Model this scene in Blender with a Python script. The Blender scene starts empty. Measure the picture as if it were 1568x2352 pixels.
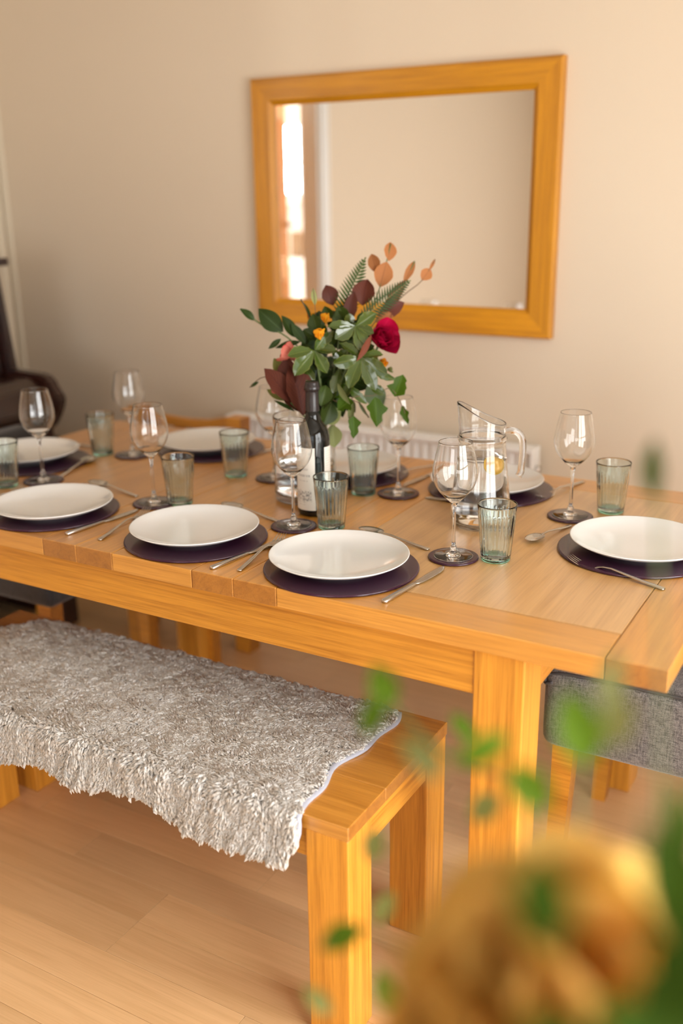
import bpy, bmesh, math, random
import numpy as np
from mathutils import Vector, Matrix, noise as mnoise

# ------------------------------------------------------------ camera, world, lights, exposure
scene = bpy.context.scene
COL = scene.collection
cam_d = bpy.data.cameras.new('camera')
cam_o = bpy.data.objects.new('camera', cam_d)
COL.objects.link(cam_o)
cam_o.location = (0.25583, -1.41463, 1.46903)
cam_o.rotation_euler = (1.26147, 0.01271, 0.52022)
cam_d.sensor_fit = 'VERTICAL'
cam_d.sensor_height = 36.0
cam_d.sensor_width = 24.0
cam_d.lens = 2302.37 / 2352 * 36.0
cam_d.clip_start = 0.02
cam_d.dof.use_dof = True
cam_d.dof.focus_distance = 1.93
cam_d.dof.aperture_fstop = 1.4
scene.camera = cam_o

world = bpy.data.worlds.new('daylight'); scene.world = world
world.use_nodes = True
wn = world.node_tree.nodes; wl = world.node_tree.links
bg = wn['Background']
bg.inputs['Color'].default_value = (0.80, 0.90, 1.0, 1)
bg.inputs['Strength'].default_value = 1.0

def area_light(name, loc, rot, sx, sy, power, color):
    ld = bpy.data.lights.new(name, 'AREA'); ld.shape = 'RECTANGLE'
    ld.size = sx; ld.size_y = sy; ld.energy = power; ld.color = color
    lo = bpy.data.objects.new(name, ld); COL.objects.link(lo)
    lo.location = loc; lo.rotation_euler = rot
    return lo
# daylight through the patio doors in the right wall (the light stands just outside the panes)
area_light('patio_daylight', (1.41, -0.55, 1.10), (0, math.radians(90), 0), 2.0, 1.76, 104, (1.0, 0.985, 0.955))
# added fill for the deep room, at an invented second pair of doors
area_light('rear_fill', (1.41, -3.30, 1.10), (0, math.radians(90), 0), 2.0, 1.5, 14, (0.96, 0.98, 1.0))
# daylight through the wide window in the far front wall, behind the camera
area_light('front_daylight', (0.05, -4.86, 1.35), (math.radians(90), 0, 0), 1.94, 1.42, 42, (1.0, 0.985, 0.96))
area_light('next_room_side_fill', (-5.76, -0.9, 1.5), (0, math.radians(-90), 0), 1.1, 1.3, 170, (1.0, 0.985, 0.96))  # added fill for the next room, at an invented side window
# daylight behind the window of the next room
area_light('next_room_daylight', (-4.80, -3.36, 1.75), (math.radians(90), 0, 0), 0.9, 0.9, 330, (1.0, 0.98, 0.92))

vs = scene.view_settings
vs.view_transform = 'Standard'; vs.look = 'None'; vs.gamma = 1.0
vs.use_curve_mapping = False
vs.exposure = 0.12
cy = scene.cycles
cy.max_bounces = 16; cy.transmission_bounces = 14; cy.transparent_max_bounces = 12
cy.glossy_bounces = 6; cy.diffuse_bounces = 5
cy.sample_clamp_indirect = 6.0; cy.sample_clamp_direct = 0.0
cy.caustics_reflective = False; cy.caustics_refractive = True; cy.blur_glossy = 0.5
cy.use_denoising = True

PI = math.pi
random.seed(7)
rng = np.random.default_rng(11)

# ------------------------------------------------------------ materials
def new_mat(name):
    m = bpy.data.materials.new(name); m.use_nodes = True
    nt = m.node_tree; b = nt.nodes['Principled BSDF']
    return m, nt, b
def N(nt, t, **kw):
    n = nt.nodes.new(t)
    for k, v in kw.items():
        if k.startswith('i_'): n.inputs[k[2:].replace('_', ' ')].default_value = v
        else: setattr(n, k, v)
    return n
def plain(name, color, rough=0.5, metallic=0.0, coat=0.0, spec=0.5, nscale=0, namp=0.0, bump=0.0):
    m, nt, b = new_mat(name)
    b.inputs['Base Color'].default_value = (*color, 1)
    b.inputs['Roughness'].default_value = rough
    b.inputs['Metallic'].default_value = metallic
    b.inputs['Specular IOR Level'].default_value = spec
    b.inputs['Coat Weight'].default_value = coat
    b.inputs['Coat Roughness'].default_value = 0.08
    if nscale:
        tc = N(nt, 'ShaderNodeTexCoord')
        nz = N(nt, 'ShaderNodeTexNoise', i_Scale=nscale, i_Detail=4.0)
        nt.links.new(tc.outputs['Object'], nz.inputs['Vector'])
        if namp:
            cr = N(nt, 'ShaderNodeMix', data_type='RGBA')
            cr.inputs[6].default_value = (*[c * (1 - namp) for c in color], 1)
            cr.inputs[7].default_value = (*[min(1, c * (1 + namp)) for c in color], 1)
            nt.links.new(nz.outputs['Fac'], cr.inputs[0])
            nt.links.new(cr.outputs[2], b.inputs['Base Color'])
        if bump:
            bp = N(nt, 'ShaderNodeBump', i_Strength=bump, i_Distance=0.002)
            nt.links.new(nz.outputs['Fac'], bp.inputs['Height'])
            nt.links.new(bp.outputs['Normal'], b.inputs['Normal'])
    return m

def wood(name, light, dark, rough=0.4, coat=0.25, ring=26.0, grain=1.0, vary=0.12, along=0.07, bump=0.15, coat_rough=0.3):
    """grain runs along the object's own x axis; rings show on the end faces"""
    m, nt, b = new_mat(name)
    L = nt.links.new
    tc = N(nt, 'ShaderNodeTexCoord'); oi = N(nt, 'ShaderNodeObjectInfo')
    mul = N(nt, 'ShaderNodeVectorMath', operation='SCALE'); mul.inputs['Scale'].default_value = 1.0
    cmb = N(nt, 'ShaderNodeCombineXYZ')
    m1 = N(nt, 'ShaderNodeMath', operation='MULTIPLY'); m1.inputs[1].default_value = 37.0
    m2 = N(nt, 'ShaderNodeMath', operation='MULTIPLY'); m2.inputs[1].default_value = 1.7
    m3 = N(nt, 'ShaderNodeMath', operation='MULTIPLY'); m3.inputs[1].default_value = 2.9
    for mm, k in ((m1, 0), (m2, 1), (m3, 2)):
        L(oi.outputs['Random'], mm.inputs[0]); L(mm.outputs[0], cmb.inputs[k])
    add = N(nt, 'ShaderNodeVectorMath', operation='ADD')
    L(tc.outputs['Object'], add.inputs[0]); L(cmb.outputs[0], add.inputs[1])
    mp = N(nt, 'ShaderNodeMapping'); mp.inputs['Scale'].default_value = (along, 1, 1)
    L(add.outputs[0], mp.inputs['Vector'])
    n1 = N(nt, 'ShaderNodeTexNoise', i_Scale=5.0, i_Detail=3.0, i_Roughness=0.55, i_Distortion=0.6)
    L(mp.outputs[0], n1.inputs['Vector'])
    # warped rings
    sc = N(nt, 'ShaderNodeVectorMath', operation='SCALE'); sc.inputs['Scale'].default_value = 0.16
    L(n1.outputs['Color'], sc.inputs[0])
    ad2 = N(nt, 'ShaderNodeVectorMath', operation='ADD')
    L(mp.outputs[0], ad2.inputs[0]); L(sc.outputs[0], ad2.inputs[1])
    wv = N(nt, 'ShaderNodeTexWave', wave_type='RINGS', rings_direction='X', i_Scale=ring, i_Distortion=3.5, i_Detail=2.0)
    wv.inputs['Detail Scale'].default_value = 2.0
    L(ad2.outputs[0], wv.inputs['Vector'])
    mp2 = N(nt, 'ShaderNodeMapping'); mp2.inputs['Scale'].default_value = (9, 420, 420)
    L(add.outputs[0], mp2.inputs['Vector'])
    n2 = N(nt, 'ShaderNodeTexNoise', i_Scale=1.0, i_Detail=3.0, i_Roughness=0.6)
    L(mp2.outputs[0], n2.inputs['Vector'])
    n3 = N(nt, 'ShaderNodeTexNoise', i_Scale=2.2, i_Detail=2.0)
    L(add.outputs[0], n3.inputs['Vector'])
    mp4 = N(nt, 'ShaderNodeMapping'); mp4.inputs['Scale'].default_value = (1.6, 46, 46)
    L(add.outputs[0], mp4.inputs['Vector'])
    n4 = N(nt, 'ShaderNodeTexNoise', i_Scale=1.0, i_Detail=4.0, i_Roughness=0.6, i_Distortion=0.8)
    L(mp4.outputs[0], n4.inputs['Vector'])
    mr5 = N(nt, 'ShaderNodeMapRange'); mr5.inputs['From Min'].default_value = 0.42; mr5.inputs['From Max'].default_value = 0.72
    mr5.inputs['To Max'].default_value = 0.55 * grain; L(n4.outputs['Fac'], mr5.inputs['Value'])
    # factor
    a = N(nt, 'ShaderNodeMath', operation='MULTIPLY'); a.inputs[1].default_value = 0.13 * grain
    L(wv.outputs['Fac'], a.inputs[0])
    mr = N(nt, 'ShaderNodeMapRange'); mr.inputs['From Min'].default_value = 0.45; mr.inputs['From Max'].default_value = 0.75
    mr.inputs['To Max'].default_value = 0.45 * grain
    L(n2.outputs['Fac'], mr.inputs['Value'])
    s0 = N(nt, 'ShaderNodeMath', operation='ADD'); L(a.outputs[0], s0.inputs[0]); L(mr5.outputs[0], s0.inputs[1])
    s1 = N(nt, 'ShaderNodeMath', operation='ADD'); L(s0.outputs[0], s1.inputs[0]); L(mr.outputs[0], s1.inputs[1])
    mr3 = N(nt, 'ShaderNodeMapRange'); mr3.inputs['To Min'].default_value = -0.12; mr3.inputs['To Max'].default_value = 0.28
    L(n3.outputs['Fac'], mr3.inputs['Value'])
    s2 = N(nt, 'ShaderNodeMath', operation='ADD', use_clamp=True); L(s1.outputs[0], s2.inputs[0]); L(mr3.outputs[0], s2.inputs[1])
    mix = N(nt, 'ShaderNodeMix', data_type='RGBA')
    mix.inputs[6].default_value = (*light, 1); mix.inputs[7].default_value = (*dark, 1)
    L(s2.outputs[0], mix.inputs[0])
    hs = N(nt, 'ShaderNodeHueSaturation')
    mr4 = N(nt, 'ShaderNodeMapRange'); mr4.inputs['To Min'].default_value = 1 - vary; mr4.inputs['To Max'].default_value = 1 + vary
    L(oi.outputs['Random'], mr4.inputs['Value']); L(mr4.outputs[0], hs.inputs['Value'])
    # the sawn ends take up more oil
    sx_ = N(nt, 'ShaderNodeSeparateXYZ'); L(tc.outputs['Normal'], sx_.inputs[0])
    ax = N(nt, 'ShaderNodeMath', operation='ABSOLUTE'); L(sx_.outputs['X'], ax.inputs[0])
    me_ = N(nt, 'ShaderNodeMapRange'); me_.inputs['From Min'].default_value = 0.8; me_.inputs['From Max'].default_value = 0.95; me_.inputs['To Max'].default_value = 0.85
    L(ax.outputs[0], me_.inputs['Value'])
    mxe = N(nt, 'ShaderNodeMix', data_type='RGBA', blend_type='MULTIPLY'); mxe.inputs[7].default_value = (0.50, 0.40, 0.24, 1)
    L(mix.outputs[2], mxe.inputs[6]); L(me_.outputs[0], mxe.inputs[0])
    L(mxe.outputs[2], hs.inputs['Color']); L(hs.outputs[0], b.inputs['Base Color'])
    b.inputs['Roughness'].default_value = rough
    b.inputs['Coat Weight'].default_value = coat; b.inputs['Coat Roughness'].default_value = coat_rough
    bp = N(nt, 'ShaderNodeBump', i_Strength=bump, i_Distance=0.0008)
    L(s1.outputs[0], bp.inputs['Height']); L(bp.outputs[0], b.inputs['Normal'])
    return m

def glass(name, color=(1, 1, 1), rough=0.0, ior=1.5):
    m, nt, b = new_mat(name)
    b.inputs['Base Color'].default_value = (*color, 1)
    b.inputs['Roughness'].default_value = rough
    b.inputs['IOR'].default_value = ior
    b.inputs['Transmission Weight'].default_value = 1.0
    return m

def leafmat(name, base, edge, vein, rough=0.35, side=0.25, backlight=0.25, spec=0.22):
    m, nt, b = new_mat(name); L = nt.links.new
    uv = N(nt, 'ShaderNodeUVMap'); sp = N(nt, 'ShaderNodeSeparateXYZ'); L(uv.outputs[0], sp.inputs[0])
    # v: 0..1 across, u: along
    d = N(nt, 'ShaderNodeMath', operation='SUBTRACT'); d.inputs[1].default_value = 0.5; L(sp.outputs['Y'], d.inputs[0])
    ab = N(nt, 'ShaderNodeMath', operation='ABSOLUTE'); L(d.outputs[0], ab.inputs[0])
    oi = N(nt, 'ShaderNodeObjectInfo')
    tc = N(nt, 'ShaderNodeTexCoord'); nz = N(nt, 'ShaderNodeTexNoise', i_Scale=60.0, i_Detail=3.0); L(tc.outputs['Object'], nz.inputs['Vector'])
    # edge band
    me = N(nt, 'ShaderNodeMapRange'); me.inputs['From Min'].default_value = 0.45; me.inputs['From Max'].default_value = 0.495; L(ab.outputs[0], me.inputs['Value'])
    mixe = N(nt, 'ShaderNodeMix', data_type='RGBA'); mixe.inputs[6].default_value = (*base, 1); mixe.inputs[7].default_value = (*edge, 1); L(me.outputs[0], mixe.inputs[0])
    # side veins
    sk = N(nt, 'ShaderNodeMath', operation='MULTIPLY_ADD'); sk.inputs[1].default_value = -0.7; L(ab.outputs[0], sk.inputs[0]); L(sp.outputs['X'], sk.inputs[2])
    sn = N(nt, 'ShaderNodeMath', operation='MULTIPLY'); sn.inputs[1].default_value = 62.0; L(sk.outputs[0], sn.inputs[0])
    si = N(nt, 'ShaderNodeMath', operation='SINE'); L(sn.outputs[0], si.inputs[0])
    ms = N(nt, 'ShaderNodeMapRange'); ms.inputs['From Min'].default_value = 0.6; ms.inputs['From Max'].default_value = 1.0; ms.inputs['To Max'].default_value = side; L(si.outputs[0], ms.inputs['Value'])
    mid = N(nt, 'ShaderNodeMapRange'); mid.inputs['From Min'].default_value = 0.03; mid.inputs['From Max'].default_value = 0.012; mid.inputs['To Max'].default_value = 0.8; L(ab.outputs[0], mid.inputs['Value'])
    mx = N(nt, 'ShaderNodeMath', operation='MAXIMUM'); L(ms.outputs[0], mx.inputs[0]); L(mid.outputs[0], mx.inputs[1])
    mixv = N(nt, 'ShaderNodeMix', data_type='RGBA'); mixv.inputs[7].default_value = (*vein, 1); L(mixe.outputs[2], mixv.inputs[6]); L(mx.outputs[0], mixv.inputs[0])
    hs = N(nt, 'ShaderNodeHueSaturation'); mr = N(nt, 'ShaderNodeMapRange'); mr.inputs['To Min'].default_value = 0.75; mr.inputs['To Max'].default_value = 1.25
    L(oi.outputs['Random'], mr.inputs['Value']); L(mr.outputs[0], hs.inputs['Value']); L(mixv.outputs[2], hs.inputs['Color'])
    L(hs.outputs[0], b.inputs['Base Color'])
    b.inputs['Roughness'].default_value = rough; b.inputs['Specular IOR Level'].default_value = spec
    bp = N(nt, 'ShaderNodeBump', i_Strength=0.35, i_Distance=0.001); L(mx.outputs[0], bp.inputs['Height']); L(bp.outputs[0], b.inputs['Normal'])
    tr = N(nt, 'ShaderNodeBsdfTranslucent'); L(hs.outputs[0], tr.inputs['Color'])
    ms2 = N(nt, 'ShaderNodeMixShader'); ms2.inputs[0].default_value = backlight
    out = nt.nodes['Material Output']
    L(b.outputs[0], ms2.inputs[1]); L(tr.outputs[0], ms2.inputs[2]); L(ms2.outputs[0], out.inputs['Surface'])
    return m

def fabric(name, c1, c2, scale=700, bump=0.4, rough=0.9):
    m, nt, b = new_mat(name); L = nt.links.new
    tc = N(nt, 'ShaderNodeTexCoord')
    ns = []
    for s in ((scale, scale * .12, scale), (scale * .12, scale, scale), (scale * .6, scale * .6, scale * .1)):
        mp = N(nt, 'ShaderNodeMapping'); mp.inputs['Scale'].default_value = s
        nz = N(nt, 'ShaderNodeTexNoise', i_Scale=1.0, i_Detail=2.0)
        L(tc.outputs['Object'], mp.inputs['Vector']); L(mp.outputs[0], nz.inputs['Vector']); ns.append(nz)
    a = N(nt, 'ShaderNodeMath', operation='ADD'); L(ns[0].outputs['Fac'], a.inputs[0]); L(ns[2].outputs['Fac'], a.inputs[1])
    a2 = N(nt, 'ShaderNodeMath', operation='ADD'); L(a.outputs[0], a2.inputs[0]); L(ns[1].outputs['Fac'], a2.inputs[1])
    mr = N(nt, 'ShaderNodeMapRange'); mr.inputs['From Min'].default_value = 1.2; mr.inputs['From Max'].default_value = 1.8; L(a2.outputs[0], mr.inputs['Value'])
    mix = N(nt, 'ShaderNodeMix', data_type='RGBA'); mix.inputs[6].default_value = (*c1, 1); mix.inputs[7].default_value = (*c2, 1)
    L(mr.outputs[0], mix.inputs[0]); L(mix.outputs[2], b.inputs['Base Color'])
    b.inputs['Roughness'].default_value = rough; b.inputs['Sheen Weight'].default_value = 0.3
    bp = N(nt, 'ShaderNodeBump', i_Strength=bump, i_Distance=0.001); L(mr.outputs[0], bp.inputs['Height']); L(bp.outputs[0], b.inputs['Normal'])
    return m

OAK_L, OAK_D = (0.68, 0.30, 0.032), (0.34, 0.12, 0.007)
M = {}
M['oak'] = wood('oiled_oak', OAK_L, OAK_D, rough=0.42, coat=0.35)
M['oak_top'] = wood('worn_oak_top', (0.72, 0.335, 0.055), (0.42, 0.165, 0.016), rough=0.36, coat=1.0, coat_rough=0.33)
M['oak_top'].node_tree.nodes['Principled BSDF'].inputs['Coat IOR'].default_value = 1.6
M['oak_pale_lit'] = wood('pale_lit_oak_panel', (0.79, 0.455, 0.16), (0.52, 0.255, 0.06), rough=0.36, coat=1.0, coat_rough=0.33)  # pale veneer, with the bright wash on the right half mixed into its colour
M['oak_pale_lit'].node_tree.nodes['Principled BSDF'].inputs['Coat IOR'].default_value = 2.0
M['oak_frame'] = wood('golden_oak', (0.68, 0.295, 0.006), (0.38, 0.14, 0.003), rough=0.45, coat=0.2, ring=14)
M['floor'] = wood('beech_laminate', (0.76, 0.50, 0.26), (0.52, 0.30, 0.12), rough=0.32, coat=0.6, ring=12, grain=0.6, vary=0.11, bump=0.04, along=0.05)
M['piano'] = wood('dark_mahogany', (0.040, 0.010, 0.006), (0.010, 0.003, 0.002), rough=0.35, coat=0.3, coat_rough=0.2)
M['wall'] = plain('magnolia_wall_paint', (0.71, 0.61, 0.48), 0.75, nscale=180, bump=0.12)
M['wall2'] = plain('next_room_paint', (0.75, 0.70, 0.66), 0.8, nscale=120, bump=0.05)
M['ceiling'] = plain('ceiling_paint', (0.66, 0.63, 0.58), 0.9, nscale=150, bump=0.05)
M['white'] = plain('white_gloss_paint', (0.80, 0.80, 0.78), 0.35, nscale=30, namp=0.02)
M['radiator'] = plain('white_radiator_enamel', (0.88, 0.89, 0.90), 0.35, nscale=20, namp=0.02)
M['trim'] = plain('cream_moulding_paint', (0.80, 0.72, 0.58), 0.5, nscale=30, namp=0.02)
M['plate'] = plain('white_glazed_porcelain', (0.80, 0.81, 0.81), 0.12, coat=0.5, spec=0.6, nscale=6, namp=0.01)
M['mat'] = plain('aubergine_acrylic', (0.036, 0.006, 0.024), 0.2, coat=0.15, spec=0.5, nscale=900, namp=0.15)
M['steel'] = plain('brushed_stainless_steel', (0.62, 0.59, 0.55), 0.24, metallic=1.0, nscale=300, namp=0.05)
M['brass'] = plain('dark_bronze_metal', (0.03, 0.025, 0.02), 0.35, metallic=0.8, nscale=60, namp=0.1)
M['mirror'] = plain('silvered_mirror', (0.86, 0.86, 0.86), 0.0, metallic=1.0, nscale=1, namp=0.001)
M['clear'] = glass('clear_glass', (0.985, 0.99, 0.99))
M['pane'] = glass('window_pane_glass', (1, 1, 1), ior=1.02)
M['tumbler'] = glass('grey_green_glass', (0.86, 0.94, 0.92), rough=0.0)
M['tumbler_base'] = glass('green_thick_glass', (0.36, 0.80, 0.66), rough=0.0)
M['water'] = glass('water', (0.995, 1.0, 1.0), ior=1.33)
M['bottle'] = plain('dark_bottle_glass', (0.004, 0.005, 0.005), 0.04, coat=0.0, spec=0.5, nscale=20, namp=0.1)
M['foil'] = plain('black_foil_capsule', (0.018, 0.013, 0.014), 0.3, spec=0.6, nscale=80, namp=0.1)
M['hide'] = plain('pale_blue_hide', (0.45, 0.47, 0.55), 0.8, nscale=60, namp=0.1)
M['grey_fabric'] = fabric('grey_woven_fabric', (0.045, 0.042, 0.040), (0.19, 0.175, 0.168), 520)
M['dark_fabric'] = fabric('charcoal_woven_fabric', (0.020, 0.019, 0.021), (0.05, 0.048, 0.052), 520)
M['piping'] = plain('dark_piping', (0.05, 0.045, 0.045), 0.8, nscale=300, namp=0.2)
M['lemon'] = plain('lemon_flesh', (0.90, 0.50, 0.09), 0.35, nscale=90, namp=0.15)
M['peel'] = plain('lemon_peel', (0.85, 0.52, 0.05), 0.5, nscale=120, namp=0.1, bump=0.3)
M['stem'] = plain('green_stem', (0.10, 0.14, 0.04), 0.5, nscale=100, namp=0.3)
M['twig'] = plain('brown_twig', (0.16, 0.10, 0.055), 0.6, nscale=100, namp=0.3)
M['ceramic'] = plain('cream_stoneware', (0.6, 0.55, 0.45), 0.4, nscale=40, namp=0.08)
M['worktop'] = plain('white_laminate', (0.80, 0.84, 0.86), 0.3, nscale=20, namp=0.02)
M['brown_box'] = plain('brown_cardboard', (0.20, 0.12, 0.06), 0.8, nscale=40, namp=0.2)
M['key'] = plain('ivory_keys', (0.75, 0.7, 0.6), 0.3, nscale=60, namp=0.05)
M['ground'] = plain('garden_lawn', (0.10, 0.16, 0.05), 0.9, nscale=8, namp=0.4)

LEAF = {
 'glossy': leafmat('glossy_variegated_leaf', (0.045, 0.082, 0.007), (0.17, 0.20, 0.03), (0.13, 0.17, 0.03), rough=0.18, side=0.06, backlight=0.12, spec=0.9),
 'dark': leafmat('dark_green_leaf', (0.020, 0.042, 0.005), (0.03, 0.065, 0.01), (0.06, 0.10, 0.03), rough=0.4, side=0.2, backlight=0.15),
 'dull': leafmat('mid_green_leaf', (0.036, 0.060, 0.007), (0.06, 0.095, 0.015), (0.10, 0.14, 0.04), rough=0.4, side=0.2, backlight=0.25),
 'lobed': leafmat('bright_ivy_leaf', (0.060, 0.125, 0.004), (0.08, 0.17, 0.008), (0.12, 0.22, 0.02), rough=0.45, side=0.3, backlight=0.35),
 'bright': leafmat('fresh_green_leaf', (0.085, 0.16, 0.008), (0.09, 0.16, 0.008), (0.12, 0.2, 0.02), rough=0.6, side=0.2, backlight=0.35, spec=0.1),
 'deep': leafmat('deep_green_leaf', (0.035, 0.072, 0.006), (0.035, 0.072, 0.006), (0.05, 0.09, 0.01), rough=0.75, side=0.1, backlight=0.2, spec=0.06),
 'pale': leafmat('pale_green_leaf', (0.30, 0.34, 0.13), (0.32, 0.36, 0.15), (0.38, 0.42, 0.2), rough=0.5, side=0.3, backlight=0.35),
 'grey': leafmat('grey_green_leaf', (0.17, 0.24, 0.13), (0.2, 0.26, 0.15), (0.22, 0.3, 0.18), rough=0.55, side=0.15, backlight=0.3),
 'olive': leafmat('olive_leaf', (0.17, 0.18, 0.045), (0.22, 0.17, 0.04), (0.24, 0.24, 0.08), rough=0.5, side=0.2, backlight=0.3),
 'maroon': leafmat('copper_beech_leaf', (0.105, 0.028, 0.016), (0.10, 0.028, 0.016), (0.07, 0.015, 0.012), rough=0.5, side=0.7, backlight=0.25),
 'rust': leafmat('rusty_brown_leaf', (0.26, 0.07, 0.035), (0.28, 0.09, 0.04), (0.15, 0.04, 0.02), rough=0.5, side=0.5, backlight=0.3),
 'tan': leafmat('dried_tan_leaf', (0.44, 0.18, 0.065), (0.52, 0.21, 0.05), (0.26, 0.10, 0.04), rough=0.6, side=0.6, backlight=0.35),
 'fern': leafmat('fern_green', (0.040, 0.080, 0.012), (0.042, 0.085, 0.014), (0.14, 0.17, 0.06), rough=0.5, side=0.1, backlight=0.3),
}
PET = {
 'red': leafmat('crimson_petal', (0.42, 0.004, 0.045), (0.30, 0.004, 0.03), (0.5, 0.01, 0.06), rough=0.5, side=0.1, backlight=0.3),
 'pink': leafmat('salmon_petal', (0.70, 0.20, 0.15), (0.65, 0.06, 0.08), (0.75, 0.3, 0.2), rough=0.5, side=0.1, backlight=0.35),
 'yellow': leafmat('amber_petal', (0.80, 0.36, 0.015), (0.75, 0.25, 0.02), (0.8, 0.4, 0.05), rough=0.5, side=0.1, backlight=0.35),
 'bud': leafmat('green_bud_petal', (0.25, 0.3, 0.1), (0.3, 0.3, 0.12), (0.3, 0.35, 0.15), rough=0.5, side=0.1, backlight=0.3),
 'gold': leafmat('golden_yellow_petal', (0.68, 0.44, 0.12), (0.68, 0.43, 0.11), (0.7, 0.46, 0.14), rough=0.55, side=0.1, backlight=0.6),
}

# ------------------------------------------------------------ helpers
def link(name, me, mat=None, parent=None, loc=None):
    o = bpy.data.objects.new(name, me); COL.objects.link(o)
    if mat is not None: me.materials.append(mat)
    if parent is not None: o.parent = parent
    if loc is not None: o.location = loc
    return o
def pymesh(name, verts, faces, mat=None, parent=None, smooth=True, loc=None):
    me = bpy.data.meshes.new(name)
    me.from_pydata([tuple(v) for v in verts], [], faces)
    if smooth: me.polygons.foreach_set('use_smooth', [True] * len(me.polygons))
    me.update()
    return link(name, me, mat, parent, loc)
def tag(o, label=None, cat=None, group=None, kind=None):
    if label: o['label'] = label
    if cat: o['category'] = cat
    if group: o['group'] = group
    if kind: o['kind'] = kind
    return o
def thing(name, label, cat, loc=(0, 0, 0), rz=0.0, group=None):
    o = bpy.data.objects.new(name, None); COL.objects.link(o)
    o.empty_display_size = 0.05
    o.location = loc; o.rotation_euler = (0, 0, rz)
    return tag(o, label, cat, group)
def dup(root, loc, rz, label):
    def cp(o, par):
        c = o.copy(); COL.objects.link(c)
        if par is not None: c.parent = par
        for ch in o.children: cp(ch, c)
        return c
    r = cp(root, None); r.location = loc; r.rotation_euler = (0, 0, rz); r['label'] = label
    return r
_cache = {}
def box_mesh(l, w, h, bev=0.0, seg=2):
    key = (round(l, 4), round(w, 4), round(h, 4), bev, seg)
    if key in _cache: return _cache[key].copy()
    bm = bmesh.new(); bmesh.ops.create_cube(bm, size=1.0)
    bmesh.ops.scale(bm, vec=(l, w, h), verts=bm.verts)
    if bev: bmesh.ops.bevel(bm, geom=list(bm.edges), offset=bev, segments=seg, profile=0.5, affect='EDGES')
    me = bpy.data.meshes.new('box'); bm.to_mesh(me); bm.free()
    _cache[key] = me
    return me.copy()
def board(name, x0, x1, y0, y1, z0, z1, mat, parent=None, axis='x', bev=0.0015, base=(0, 0, 0), seg=2):
    """box between world limits whose own x axis (the grain) runs along `axis`"""
    d = {'x': (x1 - x0, y1 - y0, z1 - z0), 'y': (y1 - y0, x1 - x0, z1 - z0), 'z': (z1 - z0, y1 - y0, x1 - x0)}[axis]
    me = box_mesh(*d, bev, seg); me.name = name
    o = link(name, me, mat, parent)
    o.location = ((x0 + x1) / 2 - base[0], (y0 + y1) / 2 - base[1], (z0 + z1) / 2 - base[2])
    if axis == 'y': o.rotation_euler = (0, 0, PI / 2)
    if axis == 'z': o.rotation_euler = (0, -PI / 2, 0)
    return o
def lathe_data(prof, n=48, rmod=None):
    vs_, fs = [], []
    rings = []
    for (r, z) in prof:
        if r < 1e-6:
            rings.append([len(vs_)]); vs_.append((0, 0, z))
        else:
            ids = []
            for i in range(n):
                a = 2 * PI * i / n
                rr, zz = (r, z) if rmod is None else rmod(r, z, a)
                ids.append(len(vs_)); vs_.append((rr * math.cos(a), rr * math.sin(a), zz))
            rings.append(ids)
    for a, b in zip(rings[:-1], rings[1:]):
        if len(a) == 1 and len(b) == 1: continue
        for i in range(n):
            j = (i + 1) % n
            if len(a) == 1: fs.append((a[0], b[i], b[j]))
            elif len(b) == 1: fs.append((a[i], b[0], a[j]))
            else: fs.append((a[i], b[i], b[j], a[j]))
    return vs_, fs
def fix_normals(me):
    bm = bmesh.new(); bm.from_mesh(me); bmesh.ops.recalc_face_normals(bm, faces=bm.faces); bm.to_mesh(me); bm.free()
def lathe(name, prof, mat, parent=None, n=48, rmod=None, loc=None):
    v, f = lathe_data(prof, n, rmod)
    o = pymesh(name, v, f, mat, parent, True, loc); fix_normals(o.data)
    return o
def smooth_prof(pts, k=4):
    """Catmull-Rom through (r,z) points"""
    out = []
    P = [pts[0]] + list(pts) + [pts[-1]]
    for i in range(1, len(P) - 2):
        p0, p1, p2, p3 = P[i - 1:i + 3]
        for s in range(k):
            t = s / k
            out.append(tuple(0.5 * ((2 * p1[c]) + (-p0[c] + p2[c]) * t + (2 * p0[c] - 5 * p1[c] + 4 * p2[c] - p3[c]) * t * t + (-p0[c] + 3 * p1[c] - 3 * p2[c] + p3[c]) * t ** 3) for c in range(len(p1))))
    out.append(tuple(pts[-1]))
    return out
def tube_data(pts, r, n=8, r_end=None, closed_ends=True):
    pts = [Vector(p) for p in pts]; vs_, fs = [], []
    m = len(pts); up = Vector((0, 0, 1)); prev = None
    for i, p in enumerate(pts):
        t = (pts[min(i + 1, m - 1)] - pts[max(i - 1, 0)]).normalized()
        if prev is None:
            s = t.cross(up) if abs(t.dot(up)) < 0.95 else t.cross(Vector((1, 0, 0)))
        else:
            s = prev - t * prev.dot(t)
        s.normalize(); prev = s; u = t.cross(s)
        rr = r if r_end is None else r + (r_end - r) * i / (m - 1)
        for k in range(n):
            a = 2 * PI * k / n
            vs_.append(p + (s * math.cos(a) + u * math.sin(a)) * rr)
    for i in range(m - 1):
        for k in range(n):
            j = (k + 1) % n
            fs.append((i * n + k, i * n + j, (i + 1) * n + j, (i + 1) * n + k))
    if closed_ends:
        fs.append(tuple(reversed(range(n)))); fs.append(tuple(range((m - 1) * n, m * n)))
    return vs_, fs
def tube(name, pts, r, mat, parent=None, n=8, r_end=None, smooth_k=4, base=(0, 0, 0)):
    pts = smooth_prof([tuple(p) for p in pts], smooth_k) if smooth_k and len(pts) > 2 else pts
    pts = [(p[0] - base[0], p[1] - base[1], p[2] - base[2]) for p in pts]
    v, f = tube_data(pts, r, n, r_end)
    return pymesh(name, v, f, mat, parent)
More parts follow.
